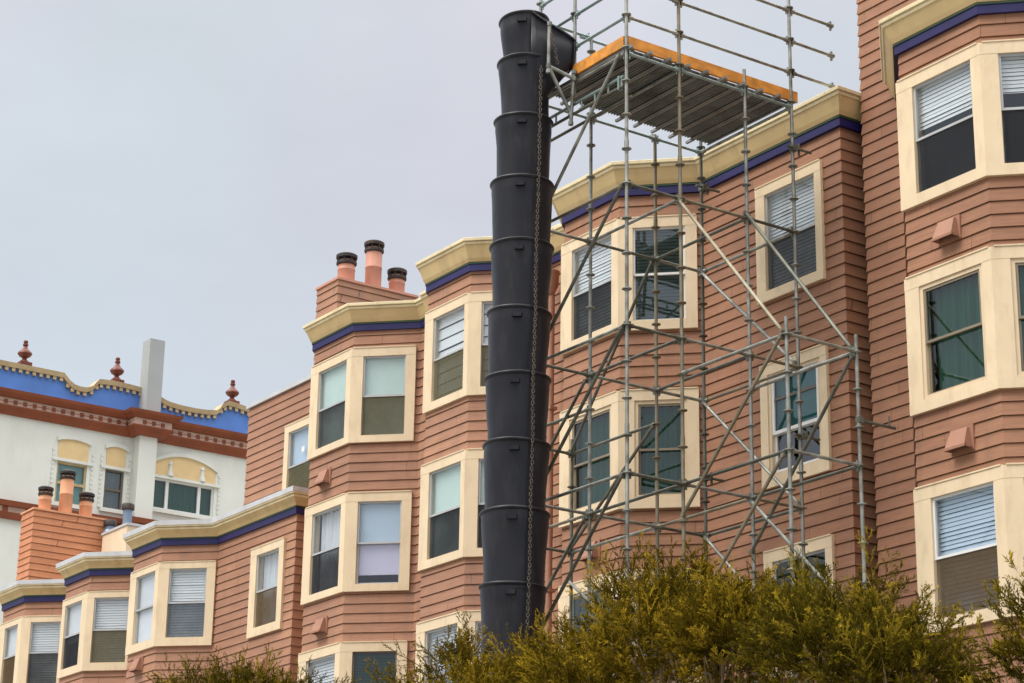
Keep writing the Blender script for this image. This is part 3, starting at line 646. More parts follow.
# blue parapet: outline traced as heights along Y
top = [(-38, 352), (0, 360.8), (32, 367.3), (63, 373.6), (66, 377.5), (69, 381.5), (74, 385.5), (80, 387.5), (86, 388.3), (92, 386.6), (95.5, 382.5), (98.5, 379.8), (112.5, 381.5), (130, 385.4), (150, 391)]
top2 = [(150, 391), (161, 398.5), (165, 401), (171, 403.5), (182, 406.5), (194, 409), (205, 410.6), (215.4, 411), (219, 408.5), (221.5, 404.6), (227.7, 401.5), (236, 404), (246, 407.7), (262, 412)]
tp = [yz(*p) for p in top]+[yz(*p) for p in top2[1:]]
mb = MB(); n = len(tp); dp = .4
vs = []
for y, z in tp: vs += [(XW-.02, y, zbl), (XW-.02, y, z-.1), (XW-.02-dp, y, z-.1), (XW-.02-dp, y, zbl)]
fs = []
for i in range(n-1):
    for j in range(4): fs.append((i*4+j, (i+1)*4+j, (i+1)*4+(j+1) % 4, i*4+(j+1) % 4))
fs += [(0, 1, 2, 3), (n*4-1, n*4-2, n*4-3, n*4-4)]
mb.add(vs, fs); pp = mb.build('parapet', 'blue_tile', WB)
mb = MB(); vs = []
for y, z in tp: vs += [(XW+.10, y, z-.17), (XW+.14, y, z), (XW-.5, y, z), (XW-.5, y, z-.17)]
mb.add(vs, fs)
yy = [p[0] for p in tp]; zz = [p[1] for p in tp]
tot = 0
y = yy[0]+.1
while y < yy[-1]:
    z = float(np.interp(y, yy, zz)); z2 = float(np.interp(y+.05, yy, zz)); sl = abs(z2-z)/.05
    mb.box(XW-.01, XW+.075, y-.06, y+.06, z-.30, z-.165); y += .26/math.sqrt(1+sl*sl)
mb.build('parapet_trim', 'mustard', WB)
mb = MB(); mb.box(XW-.02, XW+.06, y0, ys0-.3, zbl+.002, zbl+.06); mb.box(XW-.02, XW+.06, ys1+.2, y1, zbl+.002, zbl+.06); mb.build('parapet_base', 'stucco_grey', WB)
for px, t, b_ in ((26, 341.5, 365), (118, 358.5, 382.5), (233, 381, 403.5)):
    P = wp(px, t, XW-.2); Q = wp(px, b_, XW-.2); h = P.z-Q.z
    mb = MB(); mb.box(XW-.42, XW+.02, P.y-.22, P.y+.22, Q.z-.12, Q.z+.06)
    mb.lathe((XW-.2, P.y, Q.z+.06), [(.2, 0), (.17, .05), (.09, h*.14), (.08, h*.2), (.2, h*.28), (.26, h*.38), (.25, h*.44), (.15, h*.54), (.09, h*.64), (.065, h*.72), (.10, h*.75), (.10, h*.80), (.06, h*.83), (.085, h*.88), (.075, h*.95), (.0, h)], 16)
    mb.build('finial', 'finial', WB, True)
# lower string course
zs = [(wp(0, 501).z), (wp(0, 506).z), (wp(0, 512).z), (wp(0, 518).z)]
mb = MB(); pl2 = [(XW, y0), (XW, ys0-.15), (XW+.55, ys0-.15), (XW+.55, ys1+.1), (XW, ys1+.1), (XW, y1)]
sweep(mb, pl2, [(-.1, zs[1]), (.28, zs[1]), (.34, zs[0]), (-.1, zs[0])]); sweep(mb, pl2, [(-.1, zs[3]), (.14, zs[3]), (.22, zs[2]), (-.1, zs[2])]); mb.build('string_course', 'rust', WB)
mb = MB(); sweep(mb, pl2, [(-.1, zs[2]+.003), (.15, zs[2]+.003), (.15, zs[1]-.003), (-.1, zs[1]-.003)]); sf = mb.build('string_frieze', 'rust_light', WB)
mb = MB(); 
for Fq in faces_of(pl2):
    s = .25
    while s < Fq.L: c = (zs[1]+zs[2])/2; fbox(mb, Fq, s-.1, s+.1, c-.1, c+.1, .145, .17); s += .85
mb.build('string_studs', 'rust', sf)

# ------------------------------------------------------------------ scaffold
SF = thing('scaffold_tower', 'galvanised tube scaffold tower with orange toe boards against the salmon houses', 'scaffold', (-22, 18, 0))
XL, XM, XR, XLL = -23.45, -21.45, -19.42, -25.45
Y = [16.5, 17.4, 18.56, 19.42]
DZ = 14.76
RS = .0245
def standard(x, y, zt, m='steel', zb=0, name='standard'):
    mb = MB(); mb.tube((x, y, zb), (x, y, zt), RS, n=10)
    if zb == 0: mb.box(x-.08, x+.08, y-.08, y+.08, 0.003, .012)
    z = 12.84-8*1.96 if zb == 0 else zb+.2
    z = 12.84
    while z-.49 > max(zb, .3): z -= .49
    while z < zb: z += .49
    while z < zt:
        mb.lathe((x, y, z), [(.03, -.02), (.034, -.018), (.034, -.007), (.066, -.006), (.066, .006), (.034, .007), (.034, .018), (.03, .02)], 12); z += .49
    # sleeve joint
    for zz in (5.0, 9.4, 13.3):
        if zb < zz < zt: mb.tube((x, y, zz), (x, y, zz+.16), RS+.006, n=10)
    return mb.build(name, m, SF, True)
ztop = 18.2
stds = [(XL, Y[0], ztop, 'steel'), (XM, Y[0], ztop, 'steel'), (XL, Y[1], 15.98, 'steel'), (XM, Y[1], ztop, 'steel_gold'), (XL, Y[2], DZ+.02, 'steel_gold'), (XM, Y[2], 15.06, 'steel'),
        (XL, Y[3], 15.5, 'steel_dark'), (XM, Y[3], ztop, 'steel'), (XR, Y[1], 10.62, 'steel'), (XR, Y[2], 10.62, 'steel'), (XLL, Y[2], 10.62, 'steel_dark'), (XLL, Y[1], 10.62, 'steel_dark')]
for s in stds: standard(*s)
standard(-22.62, Y[0], ztop, 'steel', DZ-.25, 'opening_post')
def head(mb, p, d):   # wedge head of a ledger
    p = Vector(p); d = Vector(d).normalized(); mb.tube(p+d*.028, p+d*.10, .036, .030, 8); mb.box(p.x+d.x*.05-.01, p.x+d.x*.05+.01, p.y+d.y*.05-.01, p.y+d.y*.05+.01, p.z-.07, p.z+.06)
def ledger(a, b, m='steel', name='ledger', r=RS-.002):
    a = Vector(a); b = Vector(b); d = (b-a).normalized(); mb = MB()
    mb.tube(a+d*.04, b-d*.04, r, n=9); head(mb, a, d); head(mb, b, -d)
    return mb.build(name, m, SF, True)
mats = ['steel', 'steel', 'steel_dark', 'steel_gold']
for lv, z in enumerate((12.84, 10.88, 8.92, 6.96, 5.0, 3.04, 1.08)):
    for i in range(3):
        for x in (XL, XM): ledger((x, Y[i], z), (x, Y[i+1], z), random.choice(mats))
    for i in range(4): ledger((XL, Y[i], z), (XM, Y[i], z), random.choice(mats))
    if z < 10:
        ledger((XR, Y[1], z), (XR, Y[2], z)); ledger((XLL, Y[1], z), (XLL, Y[2], z), 'steel_dark')
        for i in (1, 2): ledger((XM, Y[i], z), (XR, Y[i], z), random.choice(mats)); ledger((XLL, Y[i], z), (XL, Y[i], z), random.choice(mats))
z = 10.40
ledger((XR, Y[1], z), (XR, Y[2], z)); ledger((XLL, Y[1], z), (XLL, Y[2], z), 'steel_dark')
for i in (1, 2): ledger((XM, Y[i], z), (XR, Y[i], z)); ledger((XLL, Y[i], z), (XL, Y[i], z), 'steel_dark')
# deck bearers
for x in (XL, XM):
    for i in range(3): ledger((x, Y[i], DZ-.04), (x, Y[i+1], DZ-.04), 'channel', 'deck_bearer')
for i in (0, 1, 3): ledger((XL, Y[i], DZ-.04), (XM, Y[i], DZ-.04), 'steel', 'deck_bearer')
# lattice girder below the outer edge of the deck, carried on towards the chute
for dz, ya in ((-.36, Y[0]), (-.50, Y[0]), (-.62, Y[0]+.12)):
    mb = MB(); mb.tube((XL-.25, ya, DZ+dz), (XM-.05, ya, DZ+dz), .022, n=8); mb.build('girder_chord', 'channel' if dz > -.45 else 'steel_dark', SF, True)
mb = MB()
for k in range(7): mb.tube((XL+.1+.3*k, Y[0], DZ-.36), (XL+.1+.3*k, Y[0], DZ-.5), .014, n=6)
mb.box(XM-.16, XM-.13, Y[0]-.03, Y[0]+.03, DZ-.53, DZ-.33); mb.build('girder_web', 'channel', SF)
# steel planks
npk = 9; pw = (Y[3]-Y[0])/npk
for k in range(npk):
    ya = Y[0]+k*pw+.004; yb_ = Y[0]+(k+1)*pw-.004; mb = MB(); x0_, x1_ = XL+.05, XM-.03
    mb.box(x0_+.13, x1_-.02, ya, yb_, DZ+.045, DZ+.06)
    mb.box(x0_+.13, x1_-.02, ya, ya+.012, DZ+.012, DZ+.0445); mb.box(x0_+.13, x1_-.02, yb_-.012, yb_, DZ+.012, DZ+.0445)
    for t in (.2, .35, .5, .65, .8): mb.box(x0_+.13, x1_-.03, ya+pw*t-.02, ya+pw*t-.008, DZ+.026, DZ+.0445)
    mb.box(x0_+.13, x1_-.02, ya+.0125, ya+.035, DZ+.012, DZ+.018); mb.box(x0_+.13, x1_-.02, yb_-.035, yb_-.0125, DZ+.012, DZ+.018)
    for xx in (x0_, x1_-.02):
        mb.box(xx-.01, xx+.16, ya-.005, ya+.035, DZ+.006, DZ+.044)
    mb.build('deck_plank', 'deck', SF)
mb = MB(); mb.box(XM-.035, XM+.005, Y[0]+.03, Y[3]+.12, DZ+.062, DZ+.222); mb.build('toe_board', 'toe', SF)
mb = MB(); mb.box(-22.66, XM-.037, Y[0]-.025, Y[0]+.015, DZ+.062, DZ+.222); mb.build('toe_board', 'toe', SF)
for k in range(npk):
    mb = MB(); mb.box(XM-.10, XM-.04, Y[0]+k*pw+.1, Y[0]+k*pw+.17, DZ+.06, DZ+.11); mb.build('plank_hook', 'channel', SF)
# guard rails
for gz in (15.26, 15.75, 16.23, 16.8):
    for a, b in ((Y[0], Y[1]), (Y[1], Y[3])): ledger((XM, a, gz), (XM, b, gz), 'steel', 'guard_rail')
    if gz < 16.5:
        mb = MB(); mb.tube((XM, Y[3]+.04, gz), (XM, 20.24, gz), RS-.002, n=9); mb.tube((XM, 20.16, gz-.0), (XM, 20.26, gz), .034, n=8); mb.box(XM-.012, XM+.012, 20.2, 20.23, gz-.08, gz+.06); head(mb, (XM, Y[3], gz), (0, 1, 0)); mb.build('guard_rail', 'steel', SF, True)
    ledger((-22.62, Y[0], gz), (XM, Y[0], gz), 'channel', 'guard_rail')
    if gz > 15.5: ledger((XL, Y[0], gz), (-22.62, Y[0], gz), 'channel', 'guard_rail')
ledger((XL, Y[0], 16.0), (XL, Y[1], 16.0), 'channel', 'guard_rail'); 
mb = MB(); mb.tube((XL, Y[1]-.2, 15.96), (XL, 17.98, 15.96), RS-.002, n=9); mb.build('guard_rail', 'channel', SF, True)
# diagonal braces (each flattened at its pinned ends)
def brace(a, b, m='steel', dy=-.05):
    a = Vector(a)+Vector((0, dy, 0)); b = Vector(b)+Vector((0, dy, 0)); d = (b-a).normalized(); mb = MB()
    mb.tube(a+d*.12, b-d*.12, .024, n=9)
    for p, q in ((a, a+d*.13), (b, b-d*.13)): mb.tube(p, q, .020, .024, 8); mb.tube(p+Vector((0, -.02, 0)), p+Vector((0, .04, 0)), .03, n=8)
    mb.build('diagonal_brace', m, SF, True)
for k, zt in enumerate((12.80, 10.84, 8.88, 6.92)):
    brace((XM-.05, Y[0], zt), (XL+.02, Y[0], zt-1.9), 'steel_dark')
brace((XM-.12, Y[0], DZ-.06), (XL-.25, Y[0], 12.55), 'steel')
for zt in (12.80, 10.35, 8.4): brace((XL-.03, Y[2], zt if zt > 12 else zt), ((XLL+.03) if True else XM, Y[2], zt-2.4 if zt > 12 else zt-1.4), 'steel_dark')
brace((XL-.05, Y[1], 10.80), (XLL, Y[1], 8.96), 'steel_dark'); brace((XL-.05, Y[1], 8.86), (XLL, Y[1], 7.0), 'steel_dark'); brace((XLL, Y[2], 8.5), (XL, Y[2], 7.0), 'steel')
brace((XM+.03, Y[1], 12.80), (XR-.03, Y[1], 10.44), 'steel_gold'); brace((XM+.03, Y[2], 12.90), (XR-.05, Y[2], 10.46), 'steel_dark')
brace((XR-.06, Y[1], 10.36), (XM+.05, Y[1], 8.5), 'steel_gold'); brace((XR-.03, Y[2], 10.33), (XM+.02, Y[2], 8.2), 'steel_dark')
brace((XR-.06, Y[1], 8.86), (XM+.05, Y[1], 7.0), 'steel_gold'); brace((XM+.03, Y[2], 8.86), (XR-.05, Y[2], 7.0), 'steel')
for zt in (12.80, 10.84, 8.88): brace((XL+.05, Y[3], zt), (XM-.03, Y[3], zt-1.85), random.choice(['steel', 'steel_gold']))
# wall ties
for x, z in ((XL, 14.15), (XM, 14.08), (XL, 9.75), (XM, 9.9)):
    mb = MB(); mb.tube((x+.05, Y[3]-.14, z), (x+.05, Y[3]+.30, z), .02, n=8); mb.box(x-.03, x+.09, Y[3]-.035, Y[3]+.035, z-.04, z+.04); mb.tube((x+.02, Y[3]+.1, z-.08), (x+.02, Y[3]+.1, z+.10), .018, n=6); mb.build('wall_tie', 'steel_dark', SF, True)
tz = onX(868, 422, XR).z
mb = MB(); mb.tube((XR+.0, Y[2]+.03, tz), (XR+.0, Y[2]+.62, tz), .022, n=8); mb.box(XR-.03, XR+.04, Y[2]-.03, Y[2]+.05, tz-.04, tz+.035); mb.tube((XR, Y[2]+.52, tz), (XR, Y[2]+.52, tz+.14), .012, n=6); mb.build('wall_tie', 'steel_dark', SF, True)

# ------------------------------------------------------------------ debris chute
CX, CY = -23.13, 16.0
CH = thing('debris_chute', 'black plastic debris chute of nested tapered buckets hanging down beside the scaffold', 'chute', (CX, CY, 0))
P0 = Vector((CX, CY, 0))
rims = [(499, 20.5, 549), (498, 63, 550.5), (495, 121.5, 553), (491, 184.5, 554.3), (490, 247, 553), (487.4, 313.5, 552), (484.6, 378.5, 550.6), (483, 445, 551.5), (480.4, 513, 549.5), (479.8, 586.5, 547), (478.5, 660, 546)]
zs_ = []; rr_ = []; cs_ = []
for xl, yl_, xr in rims:
    xm = (xl+xr)/2; P = onP(xm, yl_+1, P0, FW); pm = FPX/((P-CAM).dot(W_)); zs_.append(P.z); rr_.append((xr-xl)/2/pm); cs_.append(P)
for i in range(len(rims)-1):
    c = cs_[i]; cn = cs_[i+1]; r = rr_[i]; rn = rr_[i+1]; h = c.z-cn.z
    ax = (Vector(c)-Vector(cn)).normalized()+Vector((random.uniform(-.022, .022), random.uniform(-.022, .022), 0)); ax.normalize(); rb = min(rn*.93, r*.88)
    mb = MB()
    mb.lathe(tuple(c), [(rb-.02, -h-.10), (rb, -h-.10), (rb+(r-rb)*.12, -h*.8), (rb+(r-rb)*.32, -h*.6), (rb+(r-rb)*.55, -h*.4), (r*.965, -.2), (r*.975, -.16), (r*.975, -.08), (r*.985, -.05), (r, -.045), (r+.012, -.03), (r+.014, -.012), (r+.006, 0), (r-.02, 0), (r-.03, -.03), (rb-.02, -h-.10)], 40, False, axis=tuple(ax))
    for t in (-2.35, -1.1, .6, 2.4):      # lugs
        dvec = (-FW*math.cos(t+1.57)+RT*math.sin(t+1.57))
    for ang in (-.08,):
        dvec = (-FW*math.cos(ang)+RT*math.sin(ang)); q = Vector(c)+dvec*(r*.985)+Vector((0, 0, -.15)); tan = dvec.cross(UP)
        mb.box8([q+tan*a+dvec*b+UP*cc for cc in (-.028, .028) for a, b in ((-.07, -.02), (.07, -.02), (.055, .035), (-.055, .035))])
    from mathutils import noise as _n
    mb.v = [tuple(Vector(v)+(Vector((v[0]-c.x, v[1]-c.y, 0)).normalized())*(.016*_n.noise(Vector(v)*2.3+Vector((i*7, 0, 0)))+.006*_n.noise(Vector(v)*6))) for v in mb.v]
    mb.build('chute_section', 'chute', CH, True)
# loading hopper: trough from the rim of the top bucket to the deck edge
c = cs_[0]; r = rr_[0]
mb = MB(); xa, xb = CX-.36, CX+.56
lipy = Y[0]-.03
NS, NU = 9, 17
grid = []
for i in range(NS):
    t = i/(NS-1); ts = t*t*(3-2*t)
    cx_ = CX*(1-t)+(xa+xb)/2*t; hw = r*.97*(1-ts)+(xb-xa)/2*ts; yy_ = CY*(1-t)+lipy*t
    zt_ = (zs_[0]-.02)*(1-t)+(DZ+.58)*t; zb_ = (zs_[0]-1.6)*(1-t)+(DZ+.13)*t; row = []
    for j in range(NU):
        an = math.pi*j/(NU-1); cx2, sx2 = math.cos(an), math.sin(an)
        row.append((cx_+hw*(abs(cx2)**.45)*(1 if cx2 > 0 else -1), yy_-.12*(1-t)*cx2, zt_-(zt_-zb_)*(sx2**.6)))
    grid.append(row)
mb.add([p for row in grid for p in row], [(i*NU+j, (i+1)*NU+j, (i+1)*NU+j+1, i*NU+j+1) for i in range(NS-1) for j in range(NU-1)])
for k_ in (0, NU-1):
    for i in range(NS-1): mb.tube(grid[i][k_], grid[i+1][k_], .02, n=7)
for j in range(NU-1): mb.tube(grid[-1][j], grid[-1][j+1], .018, n=7)
ho = mb.build('hopper', 'chute', CH, True)
sol = ho.modifiers.new('thick', 'SOLIDIFY'); sol.thickness = .015
# chains
def chain_links(mb, a, b, ln=.052, wr=.006):
    a = Vector(a); b = Vector(b); d = (b-a).normalized(); L = (b-a).length; n = int(L/(ln*.78)); s1 = d.orthogonal().normalized(); s2 = d.cross(s1)
    for i in range(n):
        c_ = a+d*(L*(i+.5)/n)+s1*random.uniform(-.006, .006)+s2*random.uniform(-.006, .006); w1 = s1 if i % 2 else s2; pts = []
        for k in range(10):
            t = 2*math.pi*k/10; ct, st = math.cos(t), math.sin(t); pts.append(c_+d*(ln*.5*(abs(ct)**.7)*(1 if ct > 0 else -1))+w1*(.017*st))
        for k in range(10): mb.tube(pts[k], pts[(k+1) % 10], wr, n=5, caps=False)
side = (-FW*.80+RT*.60)
mb = MB(); pts = []
for (px, py) in ((541.3, 66), (540, 120), (538.5, 190), (536.5, 250), (535.5, 315), (533, 380), (532.5, 445), (530.5, 515), (529, 590), (527, 640)):
    pts.append(onP(px, py, P0-FW*.44+Vector((0, 0, 0)), FW))
for a, b in zip(pts, pts[1:]): chain_links(mb, a, b)
mb.build('chain', 'chain', CH, True)
mb = MB(); k = onP(549.5, 21, Vector((xb, CY-.2, 0)), FW); 
chain_links(mb, onP(552, 33, P0-FW*.40, FW), onP(557.5, 64, P0-FW*.35, FW), .055); mb.build('chain', 'chain', CH, True)
# support bracket of the hopper: tubes from the scaffold to the chute
q1 = onP(549.5, 24, P0-FW*.38, FW); q2 = onP(548.5, 66, P0-FW*.38, FW)
q3 = Vector((-22.55, Y[0]-.06, DZ-.02)); q4 = Vector((-22.62, Y[0]-.06, DZ-.6))
for a, b, m in ((q1, q2-UP*.08, 'steel'), (q2, q3, 'steel'), (q2, q4+UP*.08, 'steel'), (q3+UP*.1, q4-UP*.06, 'steel')):
    mb = MB(); mb.tube(a, b, .026, n=9)
    for p in (a, b): mb.lathe(tuple(p), [(.027, -.03), (.036, -.027), (.036, .027), (.027, .03)], 8)
    mb.build('hopper_bracket', m, SF, True)

# ------------------------------------------------------------------ shrubs
def tube_path(mb, pts, rs, n=7):
    for a, b, r0, r1 in zip(pts, pts[1:], rs, rs[1:]): mb.tube(a, b, r0, r1, n, False)
def crown(root, lobes, m, per_m2=44, size=1.0, seed=0, name='crown'):
    rng = np.random.default_rng(seed)
    base, axis, lens, tone = [], [], [], []
    for (cx, cy, cz, rx, rz, dens) in lobes:
        n = int(per_m2*4*math.pi*((rx*rx+rx*rz+rx*rz)/3)*dens)
        d = rng.normal(size=(n, 3)); d /= np.linalg.norm(d, axis=1)[:, None]
        d[:, 2] = np.abs(d[:, 2])*np.where(rng.random(n) < .75, 1, -1)
        rad = .30+.68*rng.random(n)**.55
        p = np.array([cx, cy, cz])+d*rad[:, None]*np.array([rx, rx, rz])
        a = d*np.array([1, 1, .8])*.8+np.array([0, 0, .55])+rng.normal(size=(n, 3))*.42
        a /= np.linalg.norm(a, axis=1)[:, None]
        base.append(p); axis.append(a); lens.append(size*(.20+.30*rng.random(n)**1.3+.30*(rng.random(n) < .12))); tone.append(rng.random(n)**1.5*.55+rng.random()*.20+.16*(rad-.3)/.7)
    B_ = np.concatenate(base); A_ = np.concatenate(axis); L_ = np.concatenate(lens); T_ = np.concatenate(tone); N = len(B_)
    def perp(a, rng):
        r = rng.normal(size=a.shape); r -= (r*a).sum(1)[:, None]*a; return r/np.linalg.norm(r, axis=1)[:, None]
    tri_b, tri_d, tri_w, tri_t = [], [], [], []
    def emit(b, d, wdt, t):
        w_ = perp(d/np.maximum(np.linalg.norm(d, axis=1), 1e-6)[:, None], rng)*wdt
        tri_b.append(b); tri_d.append(d); tri_w.append(w_); tri_t.append(t)
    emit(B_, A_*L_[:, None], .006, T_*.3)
    bend = perp(A_, rng)*.18
    K = 13
    for k in range(K):
        t = .12+.86*(k+rng.random(N)*.6)/K
        pos = B_+A_*(L_*t)[:, None]+bend*(L_*t*t)[:, None]
        q = perp(A_, rng)
        td = A_*.85+q*.72+np.array([0, 0, .12]); td /= np.linalg.norm(td, axis=1)[:, None]
        tl = L_*(.42-.26*t)*(.7+.6*rng.random(N))
        emit(pos, td*tl[:, None], .006, T_*.8+.1)
        for j in range(11):
            u = .12+.88*(j+rng.random(N))/11
            lp = pos+td*(tl*u)[:, None]
            ld = td*.9+perp(td, rng)*.65; ld /= np.linalg.norm(ld, axis=1)[:, None]
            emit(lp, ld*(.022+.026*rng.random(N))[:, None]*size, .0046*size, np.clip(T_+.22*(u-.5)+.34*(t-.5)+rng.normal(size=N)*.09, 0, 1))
    b = np.concatenate(tri_b); d = np.concatenate(tri_d); w_ = np.concatenate(tri_w); t = np.clip(np.concatenate(tri_t), 0, 1)
    n = len(b); v = np.empty((n, 4, 3), np.float32); v[:, 0] = b-w_*.5; v[:, 1] = b+d*.5-w_; v[:, 2] = b+d; v[:, 3] = b+d*.45+w_
    off = np.array(root.location); v -= off.astype(np.float32)
    me = bpy.data.meshes.new(name); me.vertices.add(n*4); me.vertices.foreach_set('co', v.reshape(-1))
    me.loops.add(n*4); me.loops.foreach_set('vertex_index', np.arange(n*4, dtype=np.int32)); me.polygons.add(n)
    me.polygons.foreach_set('loop_start', np.arange(n, dtype=np.int32)*4); me.polygons.foreach_set('loop_total', np.full(n, 4, np.int32))
    me.update(); at = me.attributes.new('tint', 'FLOAT', 'FACE'); at.data.foreach_set('value', t.astype(np.float32))
    me.materials.append(MT[m]); o = bpy.data.objects.new(name, me); COL.objects.link(o); o.parent = root
    return n
def shrub(label, lobes_px, Yc, m, seed, group='golden juniper shrubs along the foot of the houses', size=1.0, dens=1.0, low=True):
    rng = random.Random(seed); L = []
    for px, py, rx, rz, dy in lobes_px:
        P = onY(px, py, Yc+dy); pm = FPX/((P-CAM).dot(W_)); L.append((P.x, P.y, P.z, rx/pm, rz/pm, dens))
    cx = sum(l[0] for l in L)/len(L); cy = sum(l[1] for l in L)/len(L); zt = max(l[2]+l[4] for l in L)
    root = thing('juniper_shrub', label, 'shrub', (cx, cy, 0), group)
    full = list(L)
    if low:
        zmin = min(l[2] for l in L); wid = max(l[0] for l in L)-min(l[0] for l in L)
        for k in range(3): full.append((cx+(k-1)*wid*.42, cy+rng.uniform(-.2, .2), zmin*.68, .75, zmin*.26, .28*dens)); full.append((cx+(k-1)*wid*.36, cy+rng.uniform(-.2, .2), zmin*.3, .8, zmin*.3, .22*dens))
    mb = MB()
    for k in range(3):
        a = Vector((cx+rng.uniform(-.25, .25), cy+rng.uniform(-.15, .15), -.05)); 
        pts = [a, a+Vector((rng.uniform(-.2, .2), 0, zt*.3)), a+Vector((rng.uniform(-.5, .5), rng.uniform(-.1, .1), zt*.6)), a+Vector((rng.uniform(-.8, .8), rng.uniform(-.2, .2), zt*.82))]
        tube_path(mb, pts, [.10, .085, .06, .03])
    tr = mb.build('trunk', 'bark', root, True)
    mb = MB()
    for l in L:
        for k in range(9):
            s = Vector((cx+(l[0]-cx)*.5, cy, l[2]-l[4]*rng.uniform(1.0, 1.8))); e = Vector((l[0]+rng.uniform(-.8, .8)*l[3], l[1]+rng.uniform(-.6, .6)*l[3], l[2]+rng.uniform(0, .85)*l[4])); mid = (s+e)/2+Vector((rng.uniform(-.1, .1), rng.uniform(-.1, .1), .05))
            tube_path(mb, [s, mid, e], [.022, .014, .004], 5)
    mb.build('limbs', 'twig', root, True)
    return crown(root, full, m, seed=seed, size=size)
tot = 0
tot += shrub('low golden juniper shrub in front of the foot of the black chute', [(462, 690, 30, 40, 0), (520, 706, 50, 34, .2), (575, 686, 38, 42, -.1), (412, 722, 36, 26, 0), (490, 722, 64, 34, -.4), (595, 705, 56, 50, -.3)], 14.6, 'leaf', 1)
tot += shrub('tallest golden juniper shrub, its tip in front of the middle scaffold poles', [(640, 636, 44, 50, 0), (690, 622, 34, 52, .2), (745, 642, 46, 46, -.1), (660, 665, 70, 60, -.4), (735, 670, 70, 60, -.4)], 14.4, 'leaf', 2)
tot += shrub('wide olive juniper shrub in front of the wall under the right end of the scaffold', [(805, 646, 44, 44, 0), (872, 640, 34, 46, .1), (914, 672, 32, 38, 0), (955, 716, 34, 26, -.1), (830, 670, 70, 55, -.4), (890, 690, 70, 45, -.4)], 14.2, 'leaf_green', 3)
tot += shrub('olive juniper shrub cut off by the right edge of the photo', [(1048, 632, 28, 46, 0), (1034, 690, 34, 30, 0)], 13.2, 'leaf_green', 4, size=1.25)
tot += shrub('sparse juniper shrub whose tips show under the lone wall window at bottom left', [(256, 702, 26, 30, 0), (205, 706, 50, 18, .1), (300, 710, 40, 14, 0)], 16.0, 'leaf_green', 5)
print('crown faces', tot)

# ------------------------------------------------------------------ ground, street
def sheet(name, x0, x1, y0, y1, z, m):
    mb = MB(); mb.quad((x0, y0, z), (x1, y0, z), (x1, y1, z), (x0, y1, z)); o = mb.build(name, m); o['kind'] = 'structure'; return o
sheet('ground', -900, 900, -900, 900, 0, 'ground')
sheet('road', -300, 300, -7, 5.5, .004, 'asphalt')
mb = MB(); mb.box(-300, 300, 5.5, 8.5, -.1, .13); o = mb.build('pavement', 'concrete'); o['kind'] = 'structure'

# ------------------------------------------------------------------ sky and light
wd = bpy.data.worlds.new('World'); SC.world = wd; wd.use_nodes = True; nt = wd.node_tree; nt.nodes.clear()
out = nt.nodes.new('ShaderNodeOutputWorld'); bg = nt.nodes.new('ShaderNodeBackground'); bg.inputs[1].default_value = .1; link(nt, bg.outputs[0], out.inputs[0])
sky = nt.nodes.new('ShaderNodeTexSky'); sky.sky_type = 'NISHITA'; sky.sun_disc = False
SUN_EL, SUN_AZ = R(52), R(190)      # azimuth measured clockwise from +Y
sky.sun_elevation = SUN_EL; sky.sun_rotation = SUN_AZ; sky.air_density = 1.5; sky.dust_density = 4
tc = nt.nodes.new('ShaderNodeTexCoord'); sp = nt.nodes.new('ShaderNodeSeparateXYZ'); link(nt, tc.outputs['Generated'], sp.inputs[0])
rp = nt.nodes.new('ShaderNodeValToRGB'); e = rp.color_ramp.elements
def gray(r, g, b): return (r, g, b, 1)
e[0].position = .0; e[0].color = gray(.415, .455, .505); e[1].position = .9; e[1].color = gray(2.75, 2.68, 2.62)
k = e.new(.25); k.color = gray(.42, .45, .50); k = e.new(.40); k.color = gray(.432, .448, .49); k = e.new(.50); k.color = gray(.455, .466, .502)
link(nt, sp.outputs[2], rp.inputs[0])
mpn = nt.nodes.new('ShaderNodeMapping'); mpn.inputs['Scale'].default_value = (1, 1, 2.2); link(nt, tc.outputs['Generated'], mpn.inputs[0])
nz = nt.nodes.new('ShaderNodeTexNoise'); nz.inputs['Scale'].default_value = 4.5; nz.inputs['Detail'].default_value = 7; nz.inputs['Roughness'].default_value = .55; link(nt, mpn.outputs[0], nz.inputs['Vector'])
mr = nt.nodes.new('ShaderNodeMapRange'); mr.inputs[1].default_value = .3; mr.inputs[2].default_value = .7; mr.inputs[3].default_value = 10.3; mr.inputs[4].default_value = 11.7; link(nt, nz.outputs['Fac'], mr.inputs[0])
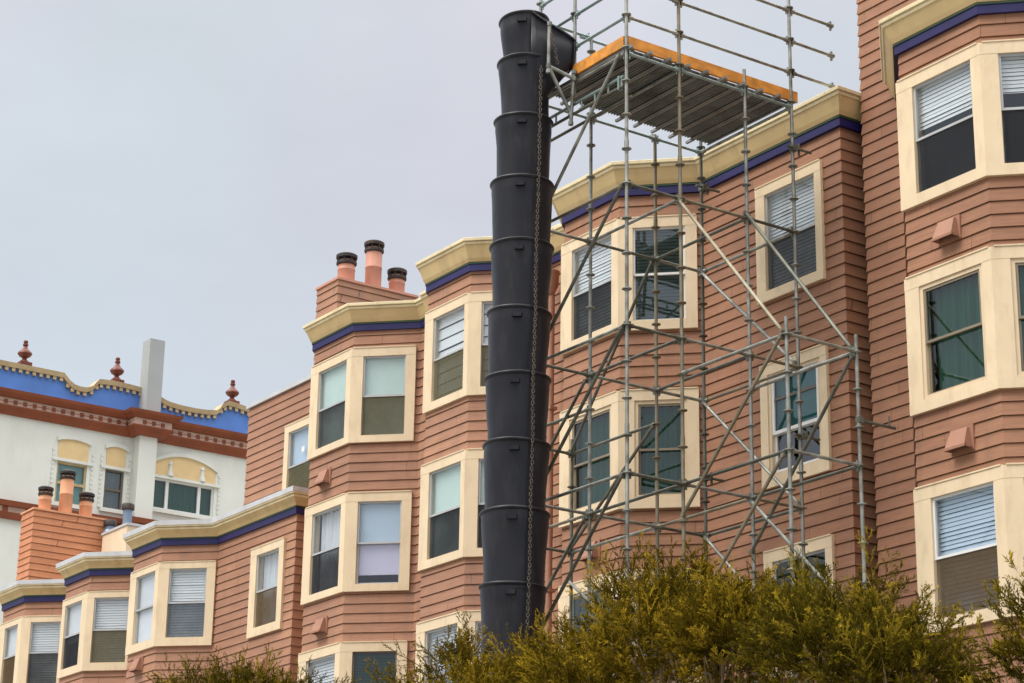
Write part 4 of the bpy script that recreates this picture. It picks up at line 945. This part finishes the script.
nz2 = nt.nodes.new('ShaderNodeTexNoise'); nz2.inputs['Scale'].default_value = 3.2; nz2.inputs['Detail'].default_value = 4; link(nt, tc.outputs['Generated'], nz2.inputs['Vector'])
mr2 = nt.nodes.new('ShaderNodeMapRange'); mr2.inputs[1].default_value = .38; mr2.inputs[2].default_value = .62; link(nt, nz2.outputs['Fac'], mr2.inputs[0])
hue = nt.nodes.new('ShaderNodeMix'); hue.data_type = 'RGBA'; hue.inputs[6].default_value = (1.02, .992, 1.01, 1); hue.inputs[7].default_value = (.97, 1.015, 1.01, 1); link(nt, mr2.outputs[0], hue.inputs[0])
hm = nt.nodes.new('ShaderNodeMix'); hm.data_type = 'RGBA'; hm.blend_type = 'MULTIPLY'; hm.inputs[0].default_value = 1; link(nt, rp.outputs[0], hm.inputs[6]); link(nt, hue.outputs[2], hm.inputs[7])
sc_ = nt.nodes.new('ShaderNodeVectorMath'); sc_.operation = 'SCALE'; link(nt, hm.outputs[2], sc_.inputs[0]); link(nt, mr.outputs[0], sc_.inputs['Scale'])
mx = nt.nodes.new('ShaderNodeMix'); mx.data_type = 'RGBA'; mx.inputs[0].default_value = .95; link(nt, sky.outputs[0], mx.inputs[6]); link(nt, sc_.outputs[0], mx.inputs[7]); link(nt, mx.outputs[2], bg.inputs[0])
sl = bpy.data.lights.new('sun', 'SUN'); sl.energy = 1.5; sl.angle = R(28); sl.color = (1, .95, .88)
so = bpy.data.objects.new('sun', sl); COL.objects.link(so)
dirv = Vector((math.sin(SUN_AZ)*math.cos(SUN_EL), math.cos(SUN_AZ)*math.cos(SUN_EL), math.sin(SUN_EL)))
so.rotation_euler = dirv.to_track_quat('Z', 'Y').to_euler(); so.location = (-10, -20, 40)
vs_ = SC.view_settings; vs_.view_transform = 'Standard'; vs_.look = 'None'; vs_.exposure = .52; vs_.gamma = 1
SC.display_settings.display_device = 'sRGB'
SC.cycles.max_bounces = 6; SC.cycles.diffuse_bounces = 3; SC.cycles.glossy_bounces = 3; SC.cycles.transparent_max_bounces = 12
